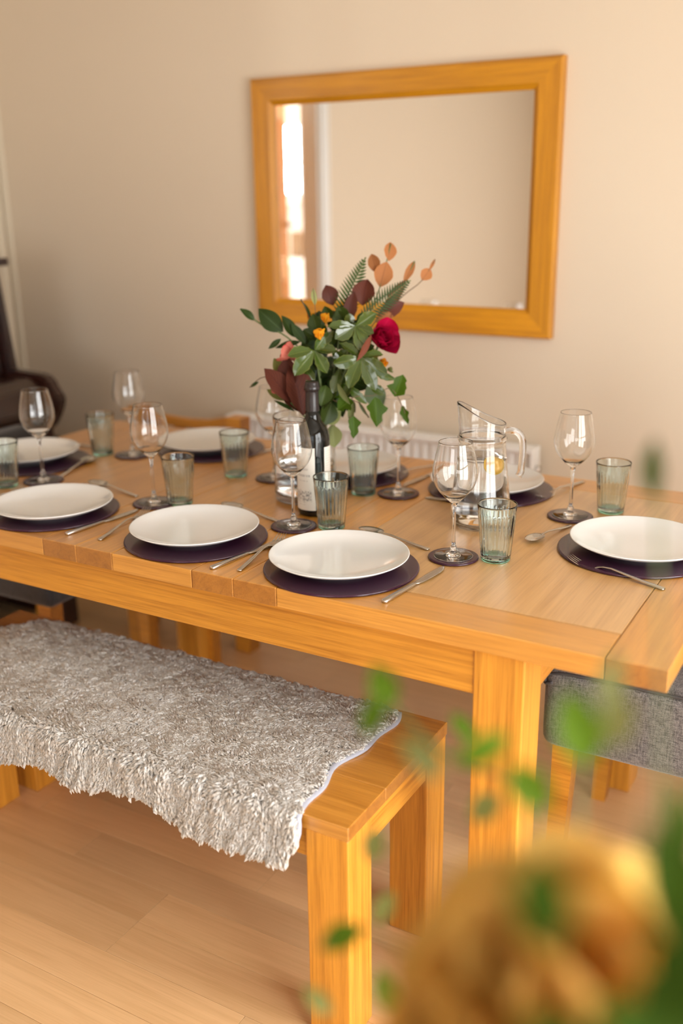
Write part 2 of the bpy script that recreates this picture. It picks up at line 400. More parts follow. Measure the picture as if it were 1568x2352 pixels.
def loft(secs, n=12, p=0.55):
    """sections (y, x, z, half width, half thickness) -> superellipse tube along y"""
    vs_, fs = [], []
    for (y, x, z, hw, ht) in secs:
        for k in range(n):
            a = 2 * PI * k / n; c, s = math.cos(a), math.sin(a)
            vs_.append((x + hw * math.copysign(abs(c) ** p, c), y, z + ht * math.copysign(abs(s) ** p, s)))
    for i in range(len(secs) - 1):
        for k in range(n):
            j = (k + 1) % n
            fs.append((i * n + k, (i + 1) * n + k, (i + 1) * n + j, i * n + j))
    fs.append(tuple(range(n))); fs.append(tuple(reversed(range((len(secs) - 1) * n, len(secs) * n))))
    return vs_, fs
def merge(parts):
    V, F = [], []
    for v, f in parts:
        o = len(V); V += [tuple(a) for a in v]; F += [tuple(i + o for i in q) for q in f]
    return V, F

# ------------------------------------------------------------ where each leaf and stem grows (world metres)
LEAVES = [
 ('glossy', -0.9076, 0.4872, 1.134, -0.9504, 0.4481, 1.128, 0.032, 0.3),
 ('glossy', -0.9076, 0.4872, 1.134, -0.9326, 0.4431, 1.0866, 0.037, -0.2),
 ('glossy', -0.9076, 0.4872, 1.134, -0.8724, 0.4793, 1.0903, 0.03, 0.2),
 ('glossy', -0.9076, 0.4872, 1.134, -0.8626, 0.5021, 1.1368, 0.03, -0.4),
 ('glossy', -0.9076, 0.4872, 1.134, -0.8879, 0.4967, 1.1618, 0.026, 0.3),
 ('glossy', -0.8109, 0.5256, 1.1195, -0.8573, 0.4883, 1.1074, 0.032, -0.3),
 ('glossy', -0.8109, 0.5256, 1.1195, -0.8236, 0.4901, 1.0594, 0.034, 0.3),
 ('glossy', -0.8109, 0.5256, 1.1195, -0.7721, 0.5179, 1.0541, 0.032, -0.2),
 ('glossy', -0.8109, 0.5256, 1.1195, -0.7557, 0.5383, 1.084, 0.036, 0.3),
 ('glossy', -0.8109, 0.5256, 1.1195, -0.7697, 0.5465, 1.128, 0.028, -0.5),
 ('glossy', -0.8109, 0.5256, 1.1195, -0.8524, 0.5079, 1.1529, 0.028, 0.4),
 ('glossy', -0.8389, 0.5514, 1.1838, -0.7979, 0.5672, 1.2117, 0.03, 0.4),
 ('glossy', -0.8389, 0.5514, 1.1838, -0.8646, 0.5101, 1.1615, 0.034, -0.3),
 ('glossy', -0.8389, 0.5514, 1.1838, -0.8104, 0.531, 1.1332, 0.027, 0.2),
 ('glossy', -0.8389, 0.5514, 1.1838, -0.7961, 0.5534, 1.1714, 0.026, -0.4),
 ('glossy', -0.8389, 0.5514, 1.1838, -0.8826, 0.5092, 1.1873, 0.022, 0.3),
 ('glossy', -0.8389, 0.5514, 1.1838, -0.8017, 0.5414, 1.1478, 0.02, -0.2),
 ('glossy', -0.8685, 0.5305, 1.0915, -0.8686, 0.5001, 1.0422, 0.026, 0.3),
 ('glossy', -0.8378, 0.5394, 1.0677, -0.8488, 0.5063, 1.028, 0.026, 0.3),
 ('glossy', -0.8084, 0.5529, 1.058, -0.769, 0.5555, 1.0361, 0.022, 0.3),
 ('glossy', -0.8552, 0.5261, 1.0587, -0.8018, 0.5299, 1.0181, 0.02, 0.3),
 ('glossy', -0.893, 0.5457, 1.1709, -0.9066, 0.516, 1.1447, 0.026, 0.3),
 ('glossy', -0.8577, 0.5521, 1.1332, -0.8733, 0.5196, 1.1025, 0.03, 0.3),
 ('glossy', -0.8083, 0.5632, 1.0859, -0.754, 0.5753, 1.0665, 0.018, 0.3),
 ('glossy', -0.947, 0.4906, 1.1066, -0.9095, 0.4836, 1.0614, 0.026, 0.3),
 ('glossy', -0.8917, 0.5327, 1.1337, -0.8466, 0.5315, 1.0929, 0.03, 0.3),
 ('dark', -1.0637, 0.4852, 1.1925, -1.089, 0.4684, 1.2195, 0.017, 0.2),
 ('dark', -1.0042, 0.5103, 1.1672, -1.0535, 0.4877, 1.2162, 0.04, -0.2),
 ('dark', -0.9792, 0.5201, 1.1546, -1.0038, 0.5117, 1.2033, 0.028, 0.3),
 ('dark', -0.9556, 0.5284, 1.1401, -0.9841, 0.5164, 1.1852, 0.02, 0),
 ('dark', -0.9583, 0.5576, 1.1906, -0.985, 0.5594, 1.2373, 0.011, 0.6),
 ('pale', -0.9604, 0.5796, 1.2207, -0.9695, 0.5884, 1.2588, 0.012, 0.2),
 ('dark', -1.0063, 0.5035, 1.1522, -1.0208, 0.476, 1.1332, 0.012, 0.0),
 ('dark', -0.9667, 0.5238, 1.145, -1.0141, 0.4928, 1.1353, 0.016, 0.4),
 ('maroon', -0.9292, 0.6092, 1.2191, -0.9435, 0.6054, 1.2641, 0.036, 0.2),
 ('maroon', -0.866, 0.6337, 1.2193, -0.8607, 0.6456, 1.2762, 0.048, -0.2),
 ('maroon', -0.8866, 0.5942, 1.1773, -0.8776, 0.6141, 1.25, 0.028, 0.4),
 ('maroon', -0.8364, 0.6546, 1.1967, -0.7853, 0.682, 1.2238, 0.032, 0.3),
 ('maroon', -0.9172, 0.6179, 1.1909, -0.9472, 0.5939, 1.206, 0.016, 0.0),
 ('tan', -0.8394, 0.6473, 1.1815, -0.8025, 0.6631, 1.1994, 0.026, -0.3),
 ('tan', -0.8467, 0.683, 1.2569, -0.8361, 0.6974, 1.3121, 0.04, 0.2),
 ('tan', -0.8565, 0.6887, 1.2877, -0.8741, 0.6942, 1.3301, 0.026, -0.3),
 ('tan', -0.8377, 0.7093, 1.3143, -0.8395, 0.7236, 1.3555, 0.028, 0.4),
 ('tan', -0.8055, 0.7219, 1.265, -0.7898, 0.7487, 1.3128, 0.017, 0.2),
 ('rust', -0.8323, 0.6728, 1.2069, -0.7964, 0.7171, 1.2706, 0.024, 0.3),
 ('tan', -0.7695, 0.7447, 1.2702, -0.7556, 0.7619, 1.295, 0.026, 0.4),
 ('tan', -0.7577, 0.7593, 1.2912, -0.7492, 0.7737, 1.317, 0.007, 0.0),
 ('rust', -0.8164, 0.5137, 1.1122, -0.7951, 0.5454, 1.1648, 0.014, 0.8),
 ('maroon', -0.9446, 0.4424, 1.0212, -0.9969, 0.4275, 1.0959, 0.044, 0.2),
 ('maroon', -0.9576, 0.4548, 1.0425, -0.968, 0.4641, 1.1168, 0.044, -0.2),
 ('maroon', -0.9221, 0.4563, 0.9909, -0.9531, 0.4672, 1.1018, 0.0619, 0.1),
 ('maroon', -0.9246, 0.4679, 0.9934, -0.9799, 0.4489, 1.0614, 0.04, 0.3),
 ('olive', -0.9738, 0.4753, 1.0576, -1.0072, 0.4755, 1.1105, 0.03, 0.0),
 ('olive', -0.9725, 0.4622, 1.0201, -1.011, 0.4488, 1.0441, 0.018, 0.0),
 ('dark', -0.9396, 0.4497, 1.0005, -0.9822, 0.4343, 1.0253, 0.009, 0.3),
 ('dark', -1.0363, 0.4519, 1.0594, -1.0518, 0.4389, 1.0484, 0.007, 0.0),
 ('lobed', -0.759, 0.5876, 1.0254, -0.7496, 0.6099, 1.0712, 0.034, 0.1),
 ('lobed', -0.7881, 0.5478, 1.0289, -0.7739, 0.5333, 0.9674, 0.036, -0.2),
 ('lobed', -0.7417, 0.5906, 1.0064, -0.7247, 0.5858, 0.9668, 0.015, 0.2),
 ('lobed', -0.8189, 0.5041, 0.9916, -0.8112, 0.4914, 0.9453, 0.022, 0.2),
 ('lobed', -0.8225, 0.5033, 1.0279, -0.844, 0.4779, 1.0091, 0.036, 0.2),
 ('lobed', -0.8505, 0.5372, 1.0323, -0.8819, 0.5228, 1.0422, 0.036, 0.0),
 ('pale', -0.8283, 0.5214, 1.0202, -0.8261, 0.5045, 0.971, 0.016, 0.4),
 ('pale', -0.8505, 0.4888, 1.0652, -0.8206, 0.484, 1.0218, 0.016, 0.9),
 ('grey', -0.8326, 0.6018, 1.0479, -0.8043, 0.6104, 0.9939, 0.046, 0.2),
 ('grey', -0.8307, 0.5462, 1.0255, -0.8035, 0.5451, 0.9801, 0.009, 0.9),
 ('pale', -0.8646, 0.527, 0.9938, -0.896, 0.4901, 0.9758, 0.04, 0.2),
 ('pale', -0.8833, 0.5168, 0.9627, -0.8718, 0.5056, 0.9143, 0.038, -0.2),
 ('dull', -0.8876, 0.5001, 1.0555, -0.8874, 0.4791, 1.0147, 0.034, 0.0),
 ('dull', -0.8733, 0.518, 1.0487, -0.8858, 0.484, 1.009, 0.04, 0.4),
 ('dull', -0.8803, 0.5133, 1.014, -0.8828, 0.4832, 0.9695, 0.04, -0.3),
 ('dull', -0.9399, 0.5544, 1.1652, -0.9493, 0.551, 1.2037, 0.0321, -0.3513262815135391),
 ('glossy', -0.8762, 0.5906, 1.1007, -0.8366, 0.6005, 1.0982, 0.0285, -0.6816401345755368),
 ('dark', -0.9123, 0.6125, 1.0599, -0.92, 0.5849, 1.0301, 0.0311, 0.1650966589483136),
 ('dark', -0.9428, 0.5972, 1.0955, -0.9606, 0.5802, 1.1101, 0.0335, -0.46692173179218743),
 ('dark', -0.9028, 0.5539, 1.0792, -0.9228, 0.525, 1.0651, 0.0333, 0.6531900372440735),
 ('dark', -0.8898, 0.6239, 1.1364, -0.8725, 0.6305, 1.1601, 0.0251, 0.44436043533946545),
 ('dark', -0.9549, 0.572, 1.1444, -0.9677, 0.5609, 1.1673, 0.0318, -0.2578896518149783),
 ('dull', -0.9661, 0.5637, 1.1009, -0.9782, 0.5337, 1.0715, 0.0334, -0.1339882863663544),
 ('glossy', -0.9643, 0.5933, 1.1232, -0.994, 0.5659, 1.1285, 0.0225, 0.6372518594276328),
 ('dark', -0.8585, 0.5447, 1.0481, -0.8633, 0.5179, 1.0156, 0.0281, -0.3487484612625523),
 ('dark', -0.9303, 0.5175, 1.1032, -0.9529, 0.496, 1.1133, 0.0224, -0.572348190159524),
 ('dull', -0.934, 0.569, 1.0525, -0.955, 0.5428, 1.0471, 0.0257, -0.45153111429301596),
 ('dark', -0.9008, 0.6287, 1.0885, -0.8668, 0.6257, 1.06, 0.0306, 0.14090889652775984),
 ('dark', -0.9001, 0.6001, 1.1162, -0.8674, 0.6078, 1.1188, 0.0274, -0.6220098765889491),
 ('dark', -0.8936, 0.5885, 1.119, -0.8623, 0.6019, 1.1393, 0.0337, -0.5141122171092107),
 ('dull', -0.8867, 0.6313, 1.1401, -0.8771, 0.6361, 1.1711, 0.0321, -0.06558312110003339),
 ('glossy', -0.8537, 0.6356, 1.1074, -0.8259, 0.631, 1.0843, 0.0302, -0.3163502573413278),
 ('dark', -0.9646, 0.5466, 1.0965, -0.9765, 0.5177, 1.0697, 0.0295, -0.226129735617575),
 ('dark', -0.8597, 0.5713, 1.0915, -0.8336, 0.5627, 1.0602, 0.0227, -0.2020216705468637),
 ('dark', -0.9286, 0.6014, 1.1155, -0.9548, 0.5773, 1.1242, 0.032, 0.6733392668309519),
 ('dull', -0.9179, 0.5781, 1.1944, -0.9287, 0.5693, 1.2203, 0.0277, -0.2437330935873085),
 ('dark', -0.8975, 0.5583, 1.0683, -0.8921, 0.5372, 1.0356, 0.0261, 0.33295829379946906),
 ('glossy', -0.8725, 0.5707, 1.1601, -0.8397, 0.584, 1.1776, 0.0337, 0.025395202626299018),
 ('glossy', -0.9534, 0.6069, 1.1112, -0.9777, 0.5918, 1.1411, 0.0254, 0.23920161889862102),
 ('glossy', -0.9427, 0.5466, 1.079, -0.9677, 0.5239, 1.0896, 0.0256, 0.5139793939263622),
 ('dark', -0.8931, 0.5422, 1.0308, -0.871, 0.5321, 1.0017, 0.0246, 0.18321122680490665),
 ('dark', -0.8387, 0.5674, 1.1021, -0.8116, 0.5737, 1.1093, 0.0233, -0.024273386070846614),
 ('dull', -0.9613, 0.5886, 1.1237, -0.9885, 0.562, 1.1269, 0.0291, 0.5644552523167079),
 ('dull', -0.8619, 0.6056, 1.1105, -0.8324, 0.6154, 1.1237, 0.0302, 0.650118935484342),
 ('dark', -0.9263, 0.5442, 1.1298, -0.9504, 0.5182, 1.13, 0.0335, -0.11325730254545885),
 ('glossy', -0.8732, 0.5768, 1.1781, -0.8682, 0.578, 1.2063, 0.0287, 0.6551956861181276),
 ('dull', -0.92, 0.5433, 1.1481, -0.9227, 0.5395, 1.1746, 0.0259, 0.055193051673327886),
 ('dark', -0.9243, 0.5515, 1.0405, -0.9314, 0.5263, 1.0161, 0.0279, 0.2916179517782683),
 ('dark', -0.9473, 0.552, 1.0579, -0.9442, 0.5301, 1.0265, 0.0279, -0.2531864320989961),
 ('dull', -0.8399, 0.5751, 1.1224, -0.8116, 0.5852, 1.1384, 0.0299, -0.3562995716158722),
 ('dark', -0.8824, 0.5991, 1.1021, -0.8477, 0.6068, 1.1014, 0.0249, -0.6485318843727987),
 ('glossy', -0.9662, 0.5521, 1.1063, -0.9881, 0.5317, 1.1181, 0.0293, 0.20282727933581346),
 ('dark', -0.9467, 0.5556, 1.158, -0.9741, 0.5279, 1.1586, 0.0254, 0.1590001271333622),
 ('dark', -0.9209, 0.6093, 1.1207, -0.933, 0.6029, 1.1554, 0.0224, -0.06214078843574211),
 ('glossy', -0.8497, 0.6117, 1.152, -0.8252, 0.6182, 1.1642, 0.0291, 0.6345749652767887),
 ('dark', -0.9527, 0.5858, 1.1735, -0.9529, 0.586, 1.2072, 0.0328, 0.36147541770693636),
 ('glossy', -0.9234, 0.6131, 1.1008, -0.9383, 0.5846, 1.0797, 0.0329, -0.030222344597236273),
 ('dull', -0.9658, 0.5876, 1.1255, -0.9864, 0.5643, 1.1274, 0.0228, 0.4474312299435932),
 ('dull', -0.8922, 0.5957, 1.179, -0.9096, 0.5849, 1.21, 0.0339, -0.6315499069338663),
 ('dark', -0.8842, 0.5876, 1.1461, -0.8568, 0.6012, 1.1729, 0.0339, -0.08684143863900007),
 ('dark', -0.9078, 0.6151, 1.071, -0.9019, 0.597, 1.0457, 0.0225, -0.16912132170992733),
 ('dark', -0.9096, 0.625, 1.0954, -0.8738, 0.6265, 1.0762, 0.0221, 0.2596670183562091),
 ('dark', -0.9612, 0.5909, 1.1027, -0.992, 0.5648, 1.113, 0.0303, 0.1838843058729619),
 ('dark', -0.9818, 0.5722, 1.1106, -1.0086, 0.547, 1.1173, 0.0227, 0.46565110274262755),
 ('glossy', -0.9225, 0.5809, 1.0237, -0.9375, 0.5507, 0.9983, 0.0308, 0.2986148329538686),
 ('dull', -0.9217, 0.5892, 1.1304, -0.9277, 0.5838, 1.158, 0.028, -0.15420704165326582),
 ('glossy', -0.9828, 0.5726, 1.0869, -0.9916, 0.5461, 1.0615, 0.0226, 0.6328580513676156),
 ('glossy', -0.9415, 0.6182, 1.1421, -0.9717, 0.5957, 1.1612, 0.0318, 0.17471646313530997),
 ('dark', -0.9262, 0.5754, 1.0766, -0.9272, 0.5514, 1.0461, 0.0315, 0.3118115303184146),
 ('dark', -0.9184, 0.5553, 1.0768, -0.9379, 0.5239, 1.0552, 0.0282, 0.10256183520580231),
 ('dark', -0.9166, 0.6001, 1.1633, -0.9313, 0.5869, 1.1835, 0.0243, 0.6119648208721644),
 ('glossy', -0.9343, 0.5891, 1.1526, -0.95, 0.5771, 1.1774, 0.0259, -0.4317573143799413),
 ('glossy', -0.9303, 0.6055, 1.1257, -0.9289, 0.6088, 1.1653, 0.0238, -0.31159567873331717),
 ('dull', -0.8698, 0.5647, 1.0761, -0.8373, 0.5658, 1.061, 0.0261, -0.25750914876819503),
 ('dark', -0.8881, 0.5757, 1.1085, -0.849, 0.5826, 1.0988, 0.0234, -0.29245906296797347),
 ('dull', -0.933, 0.5764, 1.1768, -0.9527, 0.5584, 1.1918, 0.0289, 0.16461409599705834),
 ('dark', -0.8539, 0.6036, 1.1503, -0.825, 0.6109, 1.1577, 0.0254, 0.3050997574273735),
 ('glossy', -0.8947, 0.6041, 1.0713, -0.8758, 0.5894, 1.0348, 0.0307, -0.05331996764828573),
 ('dark', -0.9436, 0.5329, 1.0945, -0.9504, 0.5101, 1.076, 0.0332, -0.3682068075365667),
 ('dull', -0.8894, 0.573, 1.1385, -0.8805, 0.5789, 1.1733, 0.0279, -0.6329385075151767),
 ('dark', -0.8907, 0.6113, 1.159, -0.8655, 0.6241, 1.1871, 0.0241, -0.13669947189627296),
 ('dark', -0.9078, 0.5472, 1.1208, -0.9265, 0.5236, 1.119, 0.0291, -0.39982633832896075),
 ('glossy', -0.8738, 0.6417, 1.0976, -0.8375, 0.6499, 1.0958, 0.0282, -0.6827055359020967),
 ('dull', -0.9148, 0.6081, 1.1802, -0.8896, 0.6217, 1.2102, 0.0236, 0.3918678096038619),
 ('glossy', -0.9212, 0.6025, 1.0504, -0.8952, 0.5955, 1.0235, 0.0249, -0.09988984499217946),
 ('dull', -0.9228, 0.5506, 1.1345, -0.9465, 0.5215, 1.1259, 0.0304, 0.5357235470657626),
 ('dull', -0.8875, 0.5848, 1.1274, -0.8562, 0.5938, 1.1357, 0.0327, 0.3636061935436765),
 ('dull', -0.9383, 0.5543, 1.1392, -0.9535, 0.545, 1.1707, 0.0307, -0.3252271939132208),
 ('dark', -0.8976, 0.6084, 1.1585, -0.9031, 0.6031, 1.1857, 0.0236, -0.24750070721112433),
 ('dull', -0.8737, 0.6397, 1.0911, -0.8471, 0.6375, 1.0764, 0.0226, -0.19999226473020693),
 ('glossy', -0.8885, 0.6519, 1.1696, -0.8655, 0.6603, 1.1891, 0.0235, -0.1984591795695999),
 ('dark', -0.8859, 0.6119, 1.0479, -0.8455, 0.6177, 1.033, 0.0283, 0.29320806415115475),
 ('dark', -0.9751, 0.5657, 1.0801, -0.9955, 0.5445, 1.0875, 0.0273, 0.1347176135168694),
 ('glossy', -0.892, 0.5771, 1.0956, -0.8781, 0.5634, 1.0697, 0.0336, -0.5550117315528504),
 ('dull', -0.9091, 0.6314, 1.1571, -0.9237, 0.6249, 1.1953, 0.0329, 0.2870794999190037),
 ('dark', -0.9331, 0.5689, 1.0631, -0.9265, 0.5475, 1.0278, 0.0287, 0.35151219441996506),
 ('dull', -0.901, 0.5809, 1.059, -0.8735, 0.5725, 1.026, 0.0294, -0.4997241884473218),
 ('dull', -0.9012, 0.6314, 1.1588, -0.9084, 0.6256, 1.1873, 0.031, 0.5892238309908198),
 ('dull', -0.9056, 0.6253, 1.1789, -0.898, 0.6296, 1.2116, 0.0316, -0.6858850229907508),
 ('dark', -0.9509, 0.5495, 1.1177, -0.9684, 0.5225, 1.1048, 0.0301, 0.019028007507111644),
 ('dull', -0.9393, 0.534, 1.1161, -0.9627, 0.513, 1.129, 0.0284, -0.19208333535764588),
 ('dull', -0.9427, 0.5486, 1.1533, -0.9617, 0.5325, 1.1723, 0.0223, 0.154957866762241),
 ('dull', -0.8636, 0.6088, 1.1746, -0.845, 0.62, 1.2086, 0.0253, -0.5991537745825306),
 ('dark', -0.9344, 0.6398, 1.1746, -0.9067, 0.6535, 1.2013, 0.0278, -0.5305072893595704),
 ('glossy', -0.916, 0.5296, 1.0529, -0.9207, 0.5026, 1.0198, 0.0265, 0.03966811939590564),
 ('dark', -0.9003, 0.6077, 1.0366, -0.8759, 0.6008, 1.0126, 0.025, -0.2886000914289674),
 ('dull', -0.8866, 0.5937, 1.1853, -0.9024, 0.5857, 1.2213, 0.0296, -0.385491772605314),
 ('glossy', -0.8602, 0.611, 1.0844, -0.8316, 0.6042, 1.054, 0.027, 0.04027759905690065),
 ('dark', -0.9018, 0.6492, 1.1298, -0.8839, 0.6587, 1.1602, 0.0242, -0.5381651430285112),
 ('dull', -0.9469, 0.5505, 1.1389, -0.9663, 0.526, 1.1358, 0.0297, 0.32049297322847825),
 ('dull', -0.9528, 0.5272, 1.0423, -0.9596, 0.5039, 1.0226, 0.0252, 0.20325386328832307),
 ('dark', -0.9024, 0.6146, 1.0606, -0.9028, 0.5917, 1.0321, 0.0304, 0.2412972466595812),
 ('dull', -0.9614, 0.5514, 1.0542, -0.9441, 0.5381, 1.0238, 0.0277, -0.24813997490022244),
 ('dark', -0.9015, 0.5812, 1.0711, -0.9111, 0.5578, 1.0557, 0.0315, 0.6511343108015004),
 ('dull', -0.9728, 0.5694, 1.0766, -0.9471, 0.568, 1.0653, 0.0252, 0.5472537394814223),
 ('dark', -0.8884, 0.6013, 1.0032, -0.8666, 0.5926, 0.9785, 0.0266, 0.6724991681867822),
 ('dark', -0.8776, 0.5785, 1.0789, -0.8523, 0.5789, 1.0732, 0.0316, -0.5989275776821241),
 ('dull', -0.8847, 0.5486, 1.018, -0.8648, 0.5381, 0.9911, 0.0301, 0.3513093876260702),
 ('dark', -0.9455, 0.5417, 1.0561, -0.921, 0.5373, 1.0388, 0.0284, -0.5759529709372452),
 ('dull', -0.9706, 0.5657, 1.043, -0.982, 0.5428, 1.0317, 0.0272, -0.11093629464252508),
 ('dark', -0.9423, 0.5431, 1.0201, -0.9168, 0.5414, 1.0084, 0.0316, -0.09457483456657811),
 ('dull', -0.9497, 0.5432, 0.9994, -0.9576, 0.5198, 0.9812, 0.0229, 0.4350920581599689),
 ('dark', -0.9807, 0.5645, 1.0601, -0.9676, 0.5478, 1.0274, 0.0306, 0.6601192601473715),
 ('dark', -0.9511, 0.5483, 1.0029, -0.9253, 0.5488, 0.9966, 0.0228, 0.6366552783165174),
 ('dark', -0.9068, 0.5727, 1.0358, -0.8813, 0.5716, 1.0258, 0.0297, 0.5042164342921542),
 ('dark', -0.8939, 0.6012, 1.0146, -0.89, 0.5798, 0.9834, 0.0223, 0.37738370755737516),
 ('dark', -0.917, 0.5346, 1.0006, -0.9236, 0.5113, 0.9804, 0.0221, -0.4667948659621849),
 ('dull', -0.9478, 0.5734, 1.0554, -0.9242, 0.5671, 1.0342, 0.0319, -0.1100186939023089),
 ('dark', -0.9369, 0.5415, 1.0428, -0.9164, 0.5314, 1.0161, 0.0283, 0.3612571466023582),
 ('dark', -0.9249, 0.5498, 1.0779, -0.9223, 0.5281, 1.048, 0.0303, 0.13847581476987603),
 ('dark', -0.9675, 0.5665, 1.0624, -0.978, 0.5434, 1.0491, 0.0223, -0.09937314301870248),
 ('dull', -0.9393, 0.5434, 1.0105, -0.9223, 0.5299, 0.9801, 0.0235, 0.6649651829105376),
 ('dark', -0.9169, 0.5944, 1.0783, -0.8919, 0.5912, 1.0631, 0.026, 0.5690120791551156),
 ('dark', -0.9322, 0.5882, 1.0383, -0.941, 0.5646, 1.021, 0.0234, -0.6823171151874315),
 ('dull', -0.9305, 0.5541, 1.0671, -0.9289, 0.5321, 1.0377, 0.0221, -0.11360559966123263),
 ('dull', -0.9278, 0.5715, 1.0226, -0.933, 0.548, 0.9999, 0.03, 0.269147821811467),
 ('dark', -0.8815, 0.5679, 1.0086, -0.8742, 0.5481, 0.9766, 0.0265, 0.5947093089569091),
 ('dark', -0.9217, 0.5354, 1.0384, -0.9226, 0.5128, 1.0114, 0.0315, -0.277518504966222),
 ('dark', -0.934, 0.6926, 1.0364, -0.8976, 0.6938, 1.0155, 0.03, -0.4031133596581443),
 ('dark', -0.9568, 0.6484, 1.105, -0.9802, 0.633, 1.1328, 0.03, -0.5067929697134815),
 ('dull', -0.9669, 0.6461, 1.0628, -0.9797, 0.6167, 1.036, 0.03, -0.6409055018145222),
 ('dark', -0.9433, 0.6489, 1.1122, -0.9323, 0.6566, 1.1488, 0.03, -0.33137711032341344),
 ('dark', -0.9615, 0.6634, 1.0391, -0.9649, 0.6372, 1.0062, 0.03, -0.6652595246135198),
 ('dark', -0.9486, 0.6581, 1.0715, -0.9485, 0.6334, 1.0374, 0.03, 0.5253281683780129),
 ('dull', -0.9054, 0.6784, 1.1198, -0.8721, 0.6917, 1.1367, 0.03, -0.2028951169125301),
 ('dark', -0.9234, 0.6655, 1.0683, -0.8945, 0.6591, 1.0387, 0.03, 0.20942948502059877),
 ('dark', -0.9215, 0.6776, 1.086, -0.882, 0.6877, 1.0842, 0.03, -0.3898701805548411),
 ('dull', -0.9535, 0.7026, 1.0915, -0.9271, 0.7158, 1.1188, 0.03, 0.3021095770926028),
 ('dull', -0.9462, 0.6288, 1.0604, -0.9486, 0.6032, 1.0276, 0.03, 0.25170335606547434),
 ('dark', -0.9596, 0.6678, 1.0575, -0.9474, 0.6495, 1.0213, 0.03, -0.6979012799982599),
 ('dark', -0.9613, 0.6862, 1.126, -0.9462, 0.6958, 1.1613, 0.03, 0.21838709341708273),
 ('dark', -0.9445, 0.7061, 1.0958, -0.9072, 0.7193, 1.106, 0.03, -0.20616914636373979),
 ('dark', -0.9354, 0.6961, 1.0715, -0.899, 0.6973, 1.0507, 0.03, -0.5056692534599182),
 ('dark', -0.9816, 0.6234, 1.0925, -1.0096, 0.5944, 1.0905, 0.03, -0.4969187765762614),
 ('dull', -0.9507, 0.6537, 1.0557, -0.9453, 0.6316, 1.0203, 0.03, 0.22733443554748634),
 ('dark', -0.9863, 0.6333, 1.0683, -1.014, 0.6036, 1.0641, 0.03, -0.42548993853566225),
 ('dark', -0.9891, 0.6309, 1.0687, -1.0123, 0.6001, 1.0544, 0.03, 0.19688334555012488),
 ('dark', -0.9514, 0.6999, 1.0913, -0.9117, 0.7111, 1.0925, 0.03, 0.5190310365322957),
 ('dark', -0.9664, 0.6668, 1.0402, -0.9522, 0.6495, 1.004, 0.03, -0.23143549849403705),
 ('dull', -0.9606, 0.684, 1.1054, -0.9454, 0.6937, 1.1407, 0.03, -0.29026033875641055),
 ('dull', -0.9809, 0.6481, 1.0377, -0.9859, 0.6212, 1.0057, 0.03, -0.4477985079949268),
 ('dark', -0.9256, 0.7187, 1.1036, -0.8858, 0.7294, 1.1031, 0.03, -0.11739299818580318),
 ('dark', -0.9457, 0.6581, 1.0788, -0.9323, 0.6405, 1.043, 0.03, 0.25428404000545124),
 ('dark', -0.974, 0.6749, 1.0604, -0.9646, 0.6548, 1.024, 0.03, 0.3761912311945581),
]
